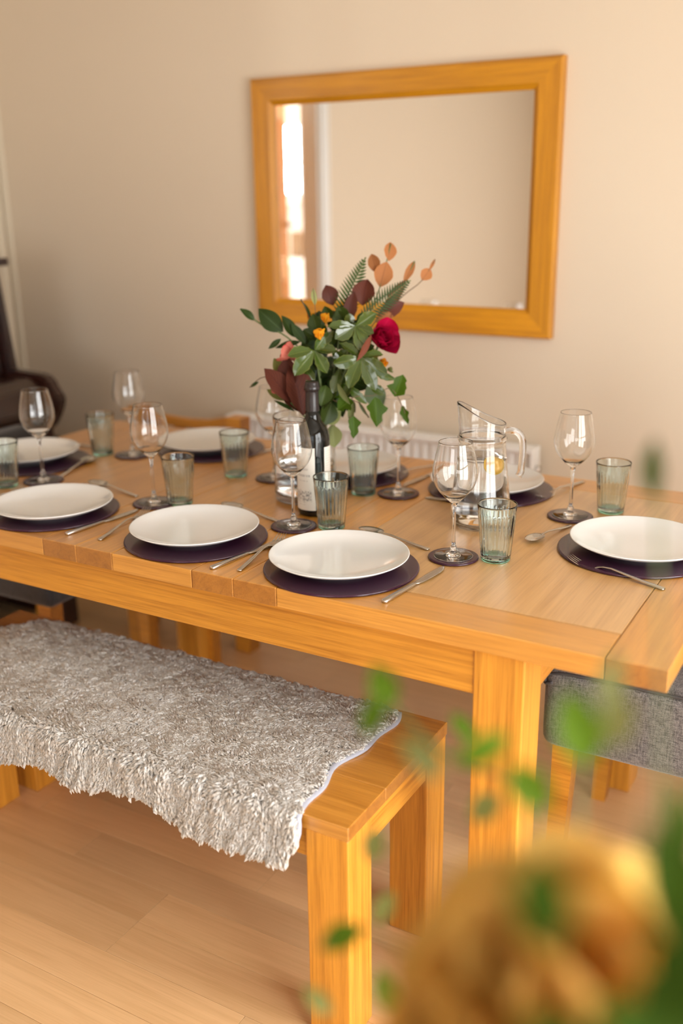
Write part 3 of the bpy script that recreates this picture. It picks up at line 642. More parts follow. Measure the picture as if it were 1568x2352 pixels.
STEMS = [
 ([[-1.095, 0.4767, 1.2184], [-1.0496, 0.4902, 1.1839], [-0.9938, 0.5117, 1.1548], [-0.948, 0.5384, 1.0895], [-0.9094, 0.5184, 0.975], [-0.9062, 0.431, 0.8317]], 0.0018),
 ([[-0.7491, 0.7734, 1.3161], [-0.7693, 0.7444, 1.2693], [-0.7975, 0.7041, 1.2371], [-0.8324, 0.6513, 1.1814], [-0.8801, 0.5702, 1.0695], [-0.9051, 0.5209, 0.9749], [-0.8985, 0.4651, 0.8134]], 0.0012),
 ([[-0.839, 0.7227, 1.3526], [-0.8467, 0.683, 1.2569], [-0.8585, 0.6363, 1.1818], [-0.8845, 0.5677, 1.0696], [-0.9077, 0.5194, 0.975], [-0.9288, 0.4477, 0.8139]], 0.0014),
 ([[-0.7898, 0.7487, 1.3128], [-0.8055, 0.7219, 1.265], [-0.8345, 0.6553, 1.1958], [-0.8743, 0.5806, 1.0884], [-0.9051, 0.5209, 0.9749]], 0.0014),
 ([[-0.9102, 0.4915, 1.1333], [-0.9096, 0.512, 1.0566], [-0.9, 0.5125, 0.9771], [-0.8914, 0.4436, 0.8098]], 0.0022),
 ([[-0.8133, 0.53, 1.1188], [-0.854, 0.5439, 1.0558], [-0.8964, 0.5258, 0.9748], [-0.8898, 0.47, 0.8133]], 0.0022),
 ([[-0.8389, 0.5514, 1.1838], [-0.8609, 0.5572, 1.1028], [-0.9008, 0.5234, 0.9749], [-0.9187, 0.4605, 0.8327]], 0.0022),
 ([[-0.8747, 0.6676, 1.3248], [-0.9027, 0.6134, 1.2218], [-0.9016, 0.579, 1.1268], [-0.9025, 0.5224, 0.9749]], 0.0015),
 ([[-0.7734, 0.6953, 1.2739], [-0.8499, 0.6418, 1.2162], [-0.8799, 0.5914, 1.1265], [-0.9008, 0.5234, 0.9749]], 0.0015),
 ([[-0.8046, 0.6068, 1.1488], [-0.8287, 0.5802, 1.0818], [-0.8921, 0.5283, 0.9747], [-0.8797, 0.4829, 0.8322]], 0.0025),
 ([[-0.9742, 0.4975, 1.1185], [-0.9448, 0.5033, 1.0553], [-0.9112, 0.5174, 0.975], [-0.8822, 0.5071, 0.8361]], 0.0025),
 ([[-0.9361, 0.5465, 1.1587], [-0.9227, 0.5344, 1.0719], [-0.9051, 0.5209, 0.9749]], 0.0018),
 ([[-1.0023, 0.4353, 1.0923], [-0.9473, 0.4465, 1.0202], [-0.9287, 0.4741, 0.9838], [-0.9238, 0.4737, 0.942], [-0.9185, 0.4315, 0.8196]], 0.002),
 ([[-0.9732, 0.472, 1.1134], [-0.9431, 0.462, 1.0227], [-0.9194, 0.4866, 0.9702], [-0.9141, 0.4444, 0.8478]], 0.002),
 ([[-0.8974, 0.5007, 1.0397], [-0.8501, 0.4965, 1.0198], [-0.8223, 0.5289, 1.0313], [-0.795, 0.5566, 1.0307], [-0.7694, 0.5882, 1.0433], [-0.7417, 0.5906, 1.0064], [-0.7331, 0.589, 0.9885]], 0.0009),
 ([[-0.8274, 0.5119, 1.026], [-0.8167, 0.5366, 1.0105], [-0.8035, 0.5451, 0.9801]], 0.0009),
 ([[-1.0525, 0.4381, 1.0474], [-1.0242, 0.463, 1.0705], [-0.9553, 0.4824, 1.0479], [-0.9152, 0.5186, 0.9846]], 0.0011),
 ([[-0.985, 0.5594, 1.2373], [-0.96, 0.5566, 1.1907], [-0.9475, 0.5526, 1.1275], [-0.9108, 0.5211, 0.9845]], 0.0012),
 ([[-0.9695, 0.5884, 1.2588], [-0.9604, 0.5796, 1.2207], [-0.9423, 0.5556, 1.1274]], 0.0008),
]
FERNS = [
 ([-0.9092, 0.5914, 1.1725], [-0.8699, 0.6589, 1.3264], 0.0619),
 ([-0.8617, 0.613, 1.1892], [-0.7682, 0.6868, 1.2757], 0.0559),
]
BLOOMS = [
 ('red', [-0.8046, 0.6068, 1.1488], 0.037),
 ('pink', [-0.9705, 0.4881, 1.1201], 0.029),
 ('yellow', [-0.8953, 0.4887, 1.1681], 0.018),
 ('yellow', [-0.9102, 0.5392, 1.197], 0.015),
 ('yellow', [-0.7988, 0.6043, 1.1002], 0.014),
 ('bud', [-0.7871, 0.6162, 1.0813], 0.01),
 ('pink', [-0.9904, 0.4603, 1.0428], 0.014),
 ('yellow', [-0.9727, 0.585, 1.1889], 0.016),
]
FGLEAVES = [
 ('bright', -0.027, -0.8556, 1.1269, -0.0428, -0.855, 1.1532, 0.0189, 0),
 ('bright', -0.0349, -0.8569, 1.1357, -0.0425, -0.8719, 1.1069, 0.0152, 0),
 ('olive', 0.0363, -0.9178, 1.1221, 0.0126, -0.9219, 1.148, 0.0162, 0),
 ('bright', 0.0418, -0.9109, 1.1322, 0.0699, -0.8891, 1.1472, 0.0162, 0.4),
 ('bright', 0.084, -0.9271, 1.1535, 0.1076, -0.9233, 1.1268, 0.0202, 0),
 ('bright', 0.1272, -0.9234, 1.1615, 0.1129, -0.9171, 1.2011, 0.0231, 0),
 ('pale', 0.1315, -0.9107, 1.1892, 0.1331, -0.8979, 1.2216, 0.0122, 0),
 ('olive', 0.1459, -0.9499, 1.192, 0.1499, -0.9381, 1.2177, 0.0136, 0),
 ('bright', -0.0316, -0.8936, 0.9655, -0.0568, -0.9129, 0.9525, 0.0175, 0),
 ('olive', -0.0464, -0.8161, 0.9357, -0.0565, -0.8304, 0.9128, 0.0153, 0),
 ('olive', -0.0556, -0.9016, 0.8828, -0.0754, -0.9061, 0.9017, 0.013, 0),
 ('deep', 0.1732, -1.1313, 1.2162, 0.1652, -1.1241, 1.2481, 0.019, 0),
 ('deep', 0.211, -1.0448, 1.1614, 0.1888, -1.0377, 1.2154, 0.0274, 0.3),
 ('deep', 0.2198, -1.0538, 1.1231, 0.1933, -1.0581, 1.153, 0.0274, 0),
 ('deep', 0.1933, -0.9613, 1.1524, 0.1799, -0.9568, 1.1857, 0.013, 0),
 ('dull', 0.1265, -0.8057, 1.2845, 0.1212, -0.7955, 1.3204, 0.0124, 0),
 ('deep', 0.1916, -1.1177, 1.1587, 0.1639, -1.1271, 1.1766, 0.0177, 0),
 ('deep', 0.2162, -1.1024, 1.1613, 0.1854, -1.1128, 1.1817, 0.0209, 0.3),
 ('deep', 0.2239, -1.0966, 1.1978, 0.204, -1.0921, 1.2412, 0.0266, -0.3),
 ('deep', 0.2227, -1.1013, 1.2198, 0.2136, -1.1167, 1.1925, 0.0289, 0),
 ('deep', 0.2131, -1.1223, 1.1781, 0.1993, -1.1222, 1.1999, 0.0167, 0.2),
 ('bright', 0.002, -0.9147, 0.9213, -0.0101, -0.911, 0.9504, 0.0152, 0),
 ('olive', 0.0406, -0.8193, 1.0536, 0.0238, -0.8344, 1.039, 0.0188, 0),
 ('bright', -0.0078, -0.7513, 1.0507, -0.0258, -0.7543, 1.0708, 0.0125, 0),
 ('olive', -0.0563, -0.8232, 0.9976, -0.0583, -0.8339, 0.9719, 0.0169, 0),
]
FGSTEMS = [
 ([[-0.0939, -0.7591, 1.099], [-0.0755, -0.7598, 1.0683], [-0.0105, -0.7792, 1.0452], [0.0389, -0.7969, 1.0512], [0.0878, -0.8498, 1.0285], [0.1276, -0.9322, 1.0057], [0.1579, -0.9903, 0.9322]], 0.0015),
 ([[0.1024, -0.7687, 1.1597], [0.1004, -0.7847, 1.1193], [0.0904, -0.7831, 1.0737], [0.1102, -0.8564, 1.0412], [0.1344, -0.9283, 1.0056], [0.16, -0.9891, 0.9322]], 0.0015),
 ([[-0.0568, -0.9129, 0.9525], [-0.0316, -0.8936, 0.9655], [0.0382, -0.9228, 0.9741], [0.1124, -0.9592, 0.9564], [0.1583, -0.9909, 0.9299]], 0.0015),
 ([[0.1367, -1.0295, 1.1549], [0.1521, -1.0184, 1.0622], [0.1618, -0.9967, 0.9418]], 0.003),
 ([[0.1269, -0.8007, 1.2973], [0.1604, -0.8768, 1.1043], [0.1649, -0.9564, 1.013], [0.1622, -0.9879, 0.9322]], 0.0012),
 ([[0.1857, -1.0139, 1.1862], [0.1867, -0.991, 1.0824], [0.1659, -0.9943, 0.9417]], 0.003),
]
FGBLOOMS = [
 ([0.1472, -1.0222, 1.0927], 0.054),
 ([0.1613, -0.9745, 1.0682], 0.046),
 ([0.1288, -1.0493, 1.0809], 0.044),
]
VASE2 = [0.1583, -0.9909, 0.9299]

# ============================================================ the room
def struct(name, x0, x1, y0, y1, z0, z1, mat, bev=0.0, parent=None, axis='x'):
    o = board(name, x0, x1, y0, y1, z0, z1, mat, parent, axis, bev)
    if parent is None: o['kind'] = 'structure'
    return o
XL, XR, YB, YF, ZC = -2.92, 1.25, 1.48, -4.80, 2.45
# floor: a sub-floor with laminate strips laid along x, each strip a part
floor = struct('floor', XL - 0.1, XR + 0.1, YF - 0.1, YB + 0.1, -0.06, -0.012, M['floor'])
SW = 0.1
shifts = {}
r2 = random.Random(3)
strip_cache = {}
row = 0
y = -0.11 - SW * 16
while y < YB:
    seq = [0.62, 0.49, 0.56, 0.70]
    x = XL - r2.uniform(0.0, 0.6)
    # rows whose joints can be read off the photograph
    fixed = {0: -1.01, 1: -1.291, -1: -1.01, 2: -0.844}.get(int(round((y + 0.11) / SW)) , None)
    ln = 0.66
    if fixed is not None:
        x = fixed - ln * 3
    while x < XR:
        a, b = max(x, XL), min(x + ln, XR)
        if b - a > 0.02:
            l_ = b - a
            k = (round(l_, 3),)
            if k not in strip_cache: strip_cache[k] = box_mesh(l_ - 0.0006, SW - 0.0006, 0.012, 0.0004, 1)
            o = bpy.data.objects.new('plank', strip_cache[k]); COL.objects.link(o)
            if not strip_cache[k].materials: strip_cache[k].materials.append(M['floor'])
            o.parent = floor
            fl = floor.location
            o.location = ((a + b) / 2 - fl.x, y + SW / 2 - fl.y, -0.006 - fl.z)
        x += ln
    y += SW; row += 1
ceiling = struct('ceiling', XL - 0.1, XR + 0.1, YF - 0.1, YB + 0.1, ZC, ZC + 0.08, M['ceiling'])
struct('wall_back', XL - 0.1, XR + 0.1, YB, YB + 0.1, -0.012, ZC, M['wall'])
wf_ = struct('wall_front', XL - 0.1, -0.98, YF - 0.1, YF, -0.012, ZC, M['wall'])
for (a, b, c, d) in ((1.08, XR + 0.1, -0.012, ZC), (-0.98, 1.08, -0.012, 0.58), (-0.98, 1.08, 2.12, ZC)):
    board('wall_segment', a, b, YF - 0.1, YF, c, d, M['wall'], wf_, 'x', 0, base=tuple(wf_.location))
w4 = thing('window_4', None, None, (.05, YF - .05, .58)); w4['kind'] = 'structure'
for (a, b, c, d, ax) in ((-.98, -.92, .58, 2.12, 'z'), (1.02, 1.08, .58, 2.12, 'z'), (-.32, -.27, .64, 2.06, 'z'), (.39, .44, .64, 2.06, 'z'), (-.92, 1.02, .58, .64, 'x'), (-.92, 1.02, 2.06, 2.12, 'x')):
    board('window_frame', a, b, YF - .04, YF + .02, c, d, M['white'], w4, ax, .003, base=(.05, YF - .05, .58))
board('window_sill', -1.04, 1.14, YF - .02, YF + .14, .55, .58, M['white'], w4, 'x', .004, base=(.05, YF - .05, .58))
board('pane', -.92, 1.02, YF - .095, YF - .09, .64, 2.06, M['pane'], w4, 'x', 0, base=(.05, YF - .05, .58))
# left wall with a doorway between y -0.97 and -0.40
DY0, DY1, DZ = -0.945, -0.36, 2.03
wl_ = struct('wall_left', XL - 0.1, XL, DY1, YB, -0.012, ZC, M['wall'])
for (a, b, c, d) in ((YF, DY0, -0.012, ZC), (DY0, DY1, DZ, ZC)):
    o = board('wall_segment', XL - 0.1, XL, a, b, c, d, M['wall'], wl_, 'x', 0, base=tuple(wl_.location))
# right wall around the patio doors
PY0, PY1, PZ = -1.47, 0.37, 2.12
wr = struct('wall_right', XR, XR + 0.12, PY1, YB, -0.012, ZC, M['wall'])
for (a, b, c, d) in ((YF, -4.15, -0.012, ZC), (-2.45, PY0, -0.012, ZC), (-4.15, -2.45, PZ, ZC), (PY0, PY1, PZ, ZC)):
    board('wall_segment', XR, XR + 0.12, a, b, c, d, M['wall'], wr, 'x', 0, base=tuple(wr.location))
# patio doors, with a second pair added to let in the fill
def patio_doors(name, PY0, PY1):
    wd = thing(name, None, None, (XR + 0.06, (PY0 + PY1) / 2, 0)); wd['kind'] = 'structure'
    wb = tuple(wd.location); mid = (PY0 + PY1) / 2
    for (a, b, c, d, nm) in ((PY0, PY0 + .06, 0, PZ, 'window_frame'), (PY1 - .06, PY1, 0, PZ, 'window_frame'), (mid - .05, mid + .05, .06, PZ - .06, 'window_frame'),
                         (PY0 + .06, PY1 - .06, 0, .06, 'window_frame'), (PY0 + .06, PY1 - .06, PZ - .06, PZ, 'window_frame'),
                         (PY0 + .06, mid - .05, 1.02, 1.06, 'glazing_bar'), (mid + .05, PY1 - .06, 1.02, 1.06, 'glazing_bar')):
        board(nm, XR + .02, XR + .08, a, b, c, d, M['white'], wd, 'y', .003, base=wb)
    for (a, b) in ((PY0 + .06, mid - .05), (mid + .05, PY1 - .06)):
        board('pane', XR + .172, XR + .178, a, b, .06, PZ - .06, M['pane'], wd, 'y', 0, base=wb)
patio_doors('window_1', PY0, PY1)
patio_doors('added_window_3', -4.15, -2.45)
lawn = struct('lawn', XR + 0.6, 9, -7, 7, -0.2, -0.1, M['ground'])
# skirting
struct('baseboard_back', XL + .02, XR, YB - .016, YB, 0, .11, M['white'], .004)
struct('baseboard_left', XL, XL + .016, DY1 + .08, YB - .018, 0, .11, M['white'], .004, None, 'y')
struct('baseboard_front', XL, XR, YF, YF + .016, 0, .11, M['white'], .004)
# door casing towards this room (white) and jamb lining
dr = thing('door_1', None, None, (XL, DY0, 0)); dr['kind'] = 'structure'; db = tuple(dr.location)
for (a, b) in ((DY0 - .085, DY0), (DY1, DY1 + .07)):
    board('architrave', XL, XL + .018, a, b, 0, DZ + .07, M['white'], dr, 'z', .003, base=db)
    board('architrave_bead', XL + .018, XL + .024, a + .012, a + .03, 0, DZ + .06, M['white'], dr, 'z', .002, base=db)
board('architrave', XL, XL + .018, DY0, DY1, DZ, DZ + .07, M['white'], dr, 'y', .003, base=db)
board('jamb', XL - .115, XL, DY0, DY0 + .022, 0, DZ, M['white'], dr, 'z', .002, base=db)
board('jamb', XL - .115, XL, DY1 - .022, DY1, 0, DZ, M['white'], dr, 'z', .002, base=db)
board('jamb', XL - .115, XL, DY0 + .022, DY1 - .022, DZ - .022, DZ, M['white'], dr, 'y', .002, base=db)
# oak door leaf standing open into the next room
leaf = thing('door_2', None, None, (-3.045, -0.42, 0), 0); leaf['kind'] = 'structure'
dv = Vector((-3.30 + 3.045, -1.15 + 0.42, 0)); leaf.rotation_euler = (0, 0, math.atan2(dv.y, dv.x))
lw_ = dv.length
board('door_stile', 0, .1, -.02, .02, .01, 2.0, M['oak'], leaf, 'z', .002)
board('door_stile', lw_ - .1, lw_, -.02, .02, .01, 2.0, M['oak'], leaf, 'z', .002)
for (c, d) in ((.01, .2), (.95, 1.1), (1.88, 2.0)):
    board('door_rail', .1, lw_ - .1, -.02, .02, c, d, M['oak'], leaf, 'x', .002)
for (c, d) in ((.2, .95), (1.1, 1.88)):
    board('door_panel', .1, lw_ - .1, -.008, .008, c, d, M['oak'], leaf, 'z', .002)
for s in (-1, 1):
    h = tube('door_handle', [(lw_ - .05, s * .02, 1.28), (lw_ - .05, s * .06, 1.28), (lw_ - .16, s * .065, 1.28)], .010, M['brass'], leaf, 8)
# next room, seen in the looking glass through the doorway
struct('floor_next_room', -5.7, XL - 0.1, -3.5, 1.6, -0.06, 0.0, M['floor'])
struct('ceiling_next_room', -5.7, XL - 0.1, -3.5, 1.6, ZC, ZC + .08, M['ceiling'])
wfr = struct('wall_far', -5.8, -5.7, -3.5, -1.62, 0, ZC, M['wall2'])
for (a, b, c, d) in ((-.18, 1.6, 0, ZC), (-1.62, -.18, 0, .88), (-1.62, -.18, 2.12, ZC)):
    board('wall_segment', -5.8, -5.7, a, b, c, d, M['wall2'], wfr, 'x', 0, base=tuple(wfr.location))
w5 = thing('added_window_5', None, None, (-5.75, -.9, .88)); w5['kind'] = 'structure'  # invented side window, added to brighten the next room
for (a, b, c, d, ax) in ((-1.62, -1.56, .88, 2.12, 'z'), (-.24, -.18, .88, 2.12, 'z'), (-.93, -.87, .94, 2.06, 'z'), (-1.56, -.24, .88, .94, 'y'), (-1.56, -.24, 2.06, 2.12, 'y')):
    board('window_frame', -5.75, -5.69, a, b, c, d, M['white'], w5, ax, .003, base=(-5.75, -.9, .88))
board('pane', -5.79, -5.785, -1.56, -.24, .94, 2.06, M['pane'], w5, 'y', 0, base=(-5.75, -.9, .88))
struct('wall_next_room_end', -5.7, XL - 0.1, 1.5, 1.6, 0, ZC, M['wall2'])
NW0, NW1, NZ0, NZ1 = -5.25, -4.50, 1.42, 2.05
wn_ = struct('wall_next_room', -5.7, NW0, -3.4, -3.3, 0, ZC, M['wall2'])
for (a, b, c, d) in ((NW1, XL - .1, 0, ZC), (NW0, NW1, 0, NZ0), (NW0, NW1, NZ1, ZC)):
    board('wall_segment', a, b, -3.4, -3.3, c, d, M['wall2'], wn_, 'x', 0, base=tuple(wn_.location))
w2 = thing('window_2', None, None, ((NW0 + NW1) / 2, -3.35, NZ0)); w2['kind'] = 'structure'; wb = tuple(w2.location)
for (a, b, c, d, ax) in ((NW0, NW0 + .05, NZ0, NZ1, 'z'), (NW1 - .05, NW1, NZ0, NZ1, 'z'), (-4.74, -4.70, NZ0 + .05, NZ1 - .05, 'z'), (NW0 + .05, NW1 - .05, NZ0, NZ0 + .05, 'x'), (NW0 + .05, NW1 - .05, NZ1 - .05, NZ1, 'x'), (NW0 + .05, NW1 - .05, 1.70, 1.73, 'x')):
    board('window_frame', a, b, -3.35, -3.31, c, d, M['white'], w2, ax, .003, base=wb)
board('pane', NW0 + .05, NW1 - .05, -3.392, -3.388, NZ0 + .05, NZ1 - .05, M['pane'], w2, 'x', 0, base=wb)
board('window_sill', NW0 - .03, NW1 + .03, -3.36, -3.18, NZ0 - .04, NZ0, M['white'], w2, 'x', .004, base=wb)
cab = thing('kitchen_cabinet', 'white kitchen cabinet seen in the mirror through the doorway', 'cabinet', (-4.3, -2.9, 0)); cb = (-4.3, -2.9, 0)
board('body', -4.75, -3.75, -3.28, -2.70, .1, .91, M['worktop'], cab, 'x', .004, base=cb)
board('plinth', -4.73, -3.77, -3.26, -2.74, 0, .1, M['white'], cab, 'x', 0, base=cb)
board('worktop', -4.78, -3.72, -3.29, -2.66, .91, .95, M['worktop'], cab, 'x', .005, base=cb)
for a in (-4.74, -4.24):
    d_ = board('door', a, a + .48, -2.70, -2.682, .12, .90, M['worktop'], cab, 'z', .003, base=cb)
box_ = board('storage_box', -4.42, -4.24, -3.10, -2.94, .95, 1.16, M['brown_box'], None, 'x', .006)
tag(box_, 'small brown box on the white cabinet, reflected in the mirror', 'box')
# cream corner mouldings at the left end of the back wall
for i, (x0, x1, y0, y1) in enumerate(((XL, XL + .034, YB - .012, YB), (XL, XL + .012, YB - .052, YB - .026))):
    t_ = struct('trim_%d' % (i + 1), x0, x1, y0, y1, .11, ZC, M['trim'], .004, None, 'z')

# ============================================================ looking glass on the back wall
mx0, mx1, mz0, mz1, fw = -1.718, -0.687, 1.048, 1.815, 0.083
mir = thing('wall_mirror', 'large rectangular mirror in a wide golden oak frame on the back wall', 'mirror', ((mx0 + mx1) / 2, YB, mz0))
mb = tuple(mir.location)
def rail(a0, a1, b, s, name='frame_rail'):
    """mitred rail in local x, profile bevelled towards the glass"""
    L_ = a1 - a0
    v = []
    # outer z=0, inner z=fw (towards glass); y: front -0.03 outer, -0.024 inner
    for (z, yy) in ((0, 0), (0, -.026), (.006, -.032), (fw - .016, -.032), (fw, -.020), (fw, 0)):
        v.append((-L_ / 2 + z, yy, z))
    for (z, yy) in ((0, 0), (0, -.026), (.006, -.032), (fw - .016, -.032), (fw, -.020), (fw, 0)):
        v.append((L_ / 2 - z, yy, z))
    n = 6
    f = [(i, (i + 1) % n, n + (i + 1) % n, n + i) for i in range(n)] + [tuple(reversed(range(n))), tuple(range(n, 2 * n))]
    o = pymesh(name, v, f, M['oak_frame'], mir, False); fix_normals(o.data); return o
H_ = mz1 - mz0; W_ = mx1 - mx0
o = rail(0, W_, 0, 0); o.location = (0, 0, 0)
o = rail(0, W_, 0, 0); o.rotation_euler = (0, PI, 0); o.location = (0, 0, H_)
o = rail(0, H_, 0, 0); o.rotation_euler = (0, PI / 2, 0); o.location = (-W_ / 2, 0, H_ / 2)
o = rail(0, H_, 0, 0); o.rotation_euler = (0, -PI / 2, 0); o.location = (W_ / 2, 0, H_ / 2)
board('mirror_glass', mx0 + fw - .004, mx1 - fw + .004, YB - .014, YB - .008, mz0 + fw - .004, mz1 - fw + .004, M['mirror'], mir, 'x', 0, base=mb)
board('backing_board', mx0 + .03, mx1 - .03, YB - .008, YB - .001, mz0 + .03, mz1 - .03, M['brown_box'], mir, 'x', 0, base=mb)

# ============================================================ radiator
rad = thing('radiator', 'white panel radiator low on the back wall behind the table', 'radiator', (-1.245, YB - .06, .12)); rb = tuple(rad.location)
rx0, rx1, rz0, rz1 = -1.83, -0.70, .14, .715
# corrugated front panel
nv = 34; V = []; F = []
for i in range(nv * 6 + 1):
    t = i / (nv * 6); xx = rx0 + .02 + (rx1 - rx0 - .04) * t
    ph = (t * nv) % 1.0
    dpt = .0 if ph < .35 or ph > .95 else -.012
    for zz, k in ((rz0 + .02, 0), (rz0 + .05, 1), (rz1 - .04, 1), (rz1, 0)):
        V.append((xx - rb[0], YB - .085 + (-dpt if k else 0) - rb[1], zz - rb[2]))
for i in range(nv * 6):
    for k in range(3): F.append((i * 4 + k, (i + 1) * 4 + k, (i + 1) * 4 + k + 1, i * 4 + k + 1))
pn = pymesh('front_panel', V, F, M['radiator'], rad, False)
sm = pn.modifiers.new('thick', 'SOLIDIFY'); sm.thickness = .004
board('back_panel', rx0 + .01, rx1 - .01, YB - .045, YB - .035, rz0, rz1 - .01, M['radiator'], rad, 'x', .002, base=rb)
board('side_cover', rx0, rx0 + .012, YB - .095, YB - .03, rz0, rz1, M['radiator'], rad, 'z', .003, base=rb)
board('side_cover', rx1 - .012, rx1, YB - .095, YB - .03, rz0, rz1, M['radiator'], rad, 'z', .003, base=rb)
tg = board('top_grille', rx0, rx1, YB - .097, YB - .028, rz1 - .002, rz1 + .012, M['radiator'], rad, 'x', .003, base=rb)
sl = [(([(x_, -.02, .006), (x_ + .012, -.02, .006), (x_ + .012, .02, .006), (x_, .02, .006), (x_, -.02, .009), (x_ + .012, -.02, .009), (x_ + .012, .02, .009), (x_, .02, .009)]),
      [(0, 3, 2, 1), (4, 5, 6, 7), (0, 1, 5, 4), (1, 2, 6, 5), (2, 3, 7, 6), (3, 0, 4, 7)]) for x_ in np.arange(-.55, .54, .022)]
v_, f_ = merge(sl); gs = pymesh('grille_slots', v_, f_, M['radiator'], tg, False); gs['kind'] = 'stuff'
vp = tube('inlet_pipe', [(rx1 + .01, YB - .06, .0), (rx1 + .01, YB - .06, .17)], .0075, M['radiator'], rad, 10, smooth_k=0, base=rb)
vv = lathe('valve_head', [(0, 0), (.016, 0), (.018, .004), (.017, .04), (.012, .046), (0, .046)], M['radiator'], rad, 20, None, (rx1 + .01 - rb[0], YB - .06 - rb[1], .17 - rb[2]))
lathe('bleed_cap', [(0, 0), (.012, 0), (.012, .012), (0, .012)], M['steel'], rad, 16, None, (rx1 - rb[0], YB - .06 - rb[1], .66 - rb[2])).rotation_euler = (0, PI / 2, 0)
for bx_ in (rx0 + .15, rx1 - .15):
    board('wall_bracket', bx_, bx_ + .03, YB - .036, YB, rz0 + .06, rz1 - .06, M['radiator'], rad, 'z', .001, base=rb)

# ============================================================ dark bureau by the left wall
pia = thing('writing_bureau', 'dark mahogany bureau with a jutting rounded ledge against the left wall', 'bureau', (XL + .3, .3, 0)); pb = tuple(pia.location)
py0, py1 = .45, 1.02
def prism_xz(name, prof, y0, y1, mat, parent, base, bev=.006):
    bm = bmesh.new()
    a = [bm.verts.new((x - base[0], y0 - base[1], z - base[2])) for x, z in prof]
    b = [bm.verts.new((x - base[0], y1 - base[1], z - base[2])) for x, z in prof]
    n = len(prof)
    bm.faces.new(a); bm.faces.new(list(reversed(b)))
    for i in range(n): bm.faces.new((a[i], b[i], b[(i + 1) % n], a[(i + 1) % n]))
    bmesh.ops.recalc_face_normals(bm, faces=bm.faces)
    if bev: bmesh.ops.bevel(bm, geom=[e for e in bm.edges], offset=bev, segments=2, affect='EDGES')
    me = bpy.data.meshes.new(name); bm.to_mesh(me); bm.free()
    return link(name, me, mat, parent)
board('case_back', XL + .01, XL + .06, py0, py1, 0, 1.24, M['piano'], pia, 'z', .002, base=pb)
prism_xz('side_panel', [(XL + .06, 0), (-2.43, 0), (-2.435, .70), (-2.43, .9), (-2.475, 1.245), (XL + .06, 1.245)], py1 - .035, py1, M['piano'], pia, pb)
prism_xz('side_panel', [(XL + .06, 0), (-2.43, 0), (-2.435, .70), (-2.43, .9), (-2.475, 1.245), (XL + .06, 1.245)], py0, py0 + .035, M['piano'], pia, pb)
prism_xz('upper_panel', [(-2.50, .86), (-2.46, .86), (-2.50, 1.23), (-2.53, 1.23)], py0 + .04, py1 - .04, M['piano'], pia, pb)
board('lower_panel', -2.50, -2.47, py0 + .04, py1 - .04, .08, .64, M['piano'], pia, 'y', .003, base=pb)
board('lid', XL + .01, -2.445, py0 - .02, py1 + .02, 1.246, 1.272, M['piano'], pia, 'y', .005, base=pb)
cheek = [(-2.44, .70), (-2.30, .70), (-2.27, .715), (-2.245, .745), (-2.215, .80), (-2.213, .825), (-2.235, .85), (-2.255, .885), (-2.285, .898), (-2.35, .90), (-2.44, .905)]
prism_xz('cheek_block', cheek, py1 - .05, py1, M['piano'], pia, pb, .008)
prism_xz('cheek_block', cheek, py0, py0 + .05, M['piano'], pia, pb, .008)
board('ledge_board', -2.50, -2.24, py0 + .05, py1 - .05, .68, .735, M['piano'], pia, 'y', .004, base=pb)
prism_xz('fall_front', [(-2.46, .76), (-2.25, .76), (-2.235, .79), (-2.27, .86), (-2.32, .885), (-2.46, .885)], py0 + .052, py1 - .052, M['piano'], pia, pb)
for yy in (py0 + .02, py1 - .09):
    board('leg', -2.30, -2.24, yy, yy + .07, 0, .69, M['piano'], pia, 'z', .006, base=pb)

# ============================================================ dining table
TH, TT, TW, TL = 0.780, 0.0376, 0.963, 1.943
tab = thing('dining_table', 'long extending golden oak dining table laid for eight', 'table', (-.97, TW / 2, 0)); tb = tuple(tab.location)
zb = TH - TT
LS = .0976
def tboard(x0, x1, y0, y1, axis, mat='oak_top'):
    g = .0006
    return board('tabletop_board', x0 + g, x1 - g, y0 + (g if y0 > 0 else 0), y1 - (g if y1 < TW else 0), zb, TH, M[mat], tab, axis, .0016, base=tb)
# right half: breadboard end, rails, panel boards, cross band
tboard(-LS, 0, 0, TW, 'y')
tboard(-.703, -LS, 0, LS, 'x'); tboard(-.703, -LS, TW - LS, TW, 'x')
tboard(-.703, -LS, LS, TW - LS, 'y', 'oak_pale_lit')
tboard(-.80, -.703, 0, TW, 'y')
# leaf
tboard(-.8975, -.80, 0, TW, 'y'); tboard(-1.10, -.8975, 0, LS, 'x'); tboard(-1.10, -.8975, TW - LS, TW, 'x'); tboard(-1.10, -.8975, LS, TW - LS, 'y')
tboard(-1.198, -1.10, 0, TW, 'y')
# left half
tboard(-1.292, -1.198, 0, TW, 'y'); tboard(-TL + LS, -1.292, 0, LS, 'x'); tboard(-TL + LS, -1.292, TW - LS, TW, 'x')
tboard(-TL + LS, -1.292, LS, TW - LS, 'y')
tboard(-TL, -TL + LS, 0, TW, 'y')
LI = .012; LG = .09
lx = ((-.228 - LG, -.228), (-1.675, -1.585))
AH = .088
for (a, b) in lx:
    for (c, d) in ((LI, LI + LG), (TW - LI - LG, TW - LI)):
        board('leg', a, b, c, d, 0, zb - .0005, M['oak'], tab, 'z', .003, base=tb)
for (c, d) in ((LI + .003, LI + .025), (TW - LI - .025, TW - LI - .003)):
    board('apron', lx[1][1], lx[0][0], c, d, zb - AH, zb - .0005, M['oak'], tab, 'x', .002, base=tb)
for (a, b) in ((-.25, -.228), (-1.675, -1.653)):
    board('apron', a, b, LI + LG, TW - LI - LG, zb - AH, zb - .0005, M['oak'], tab, 'y', .002, base=tb)
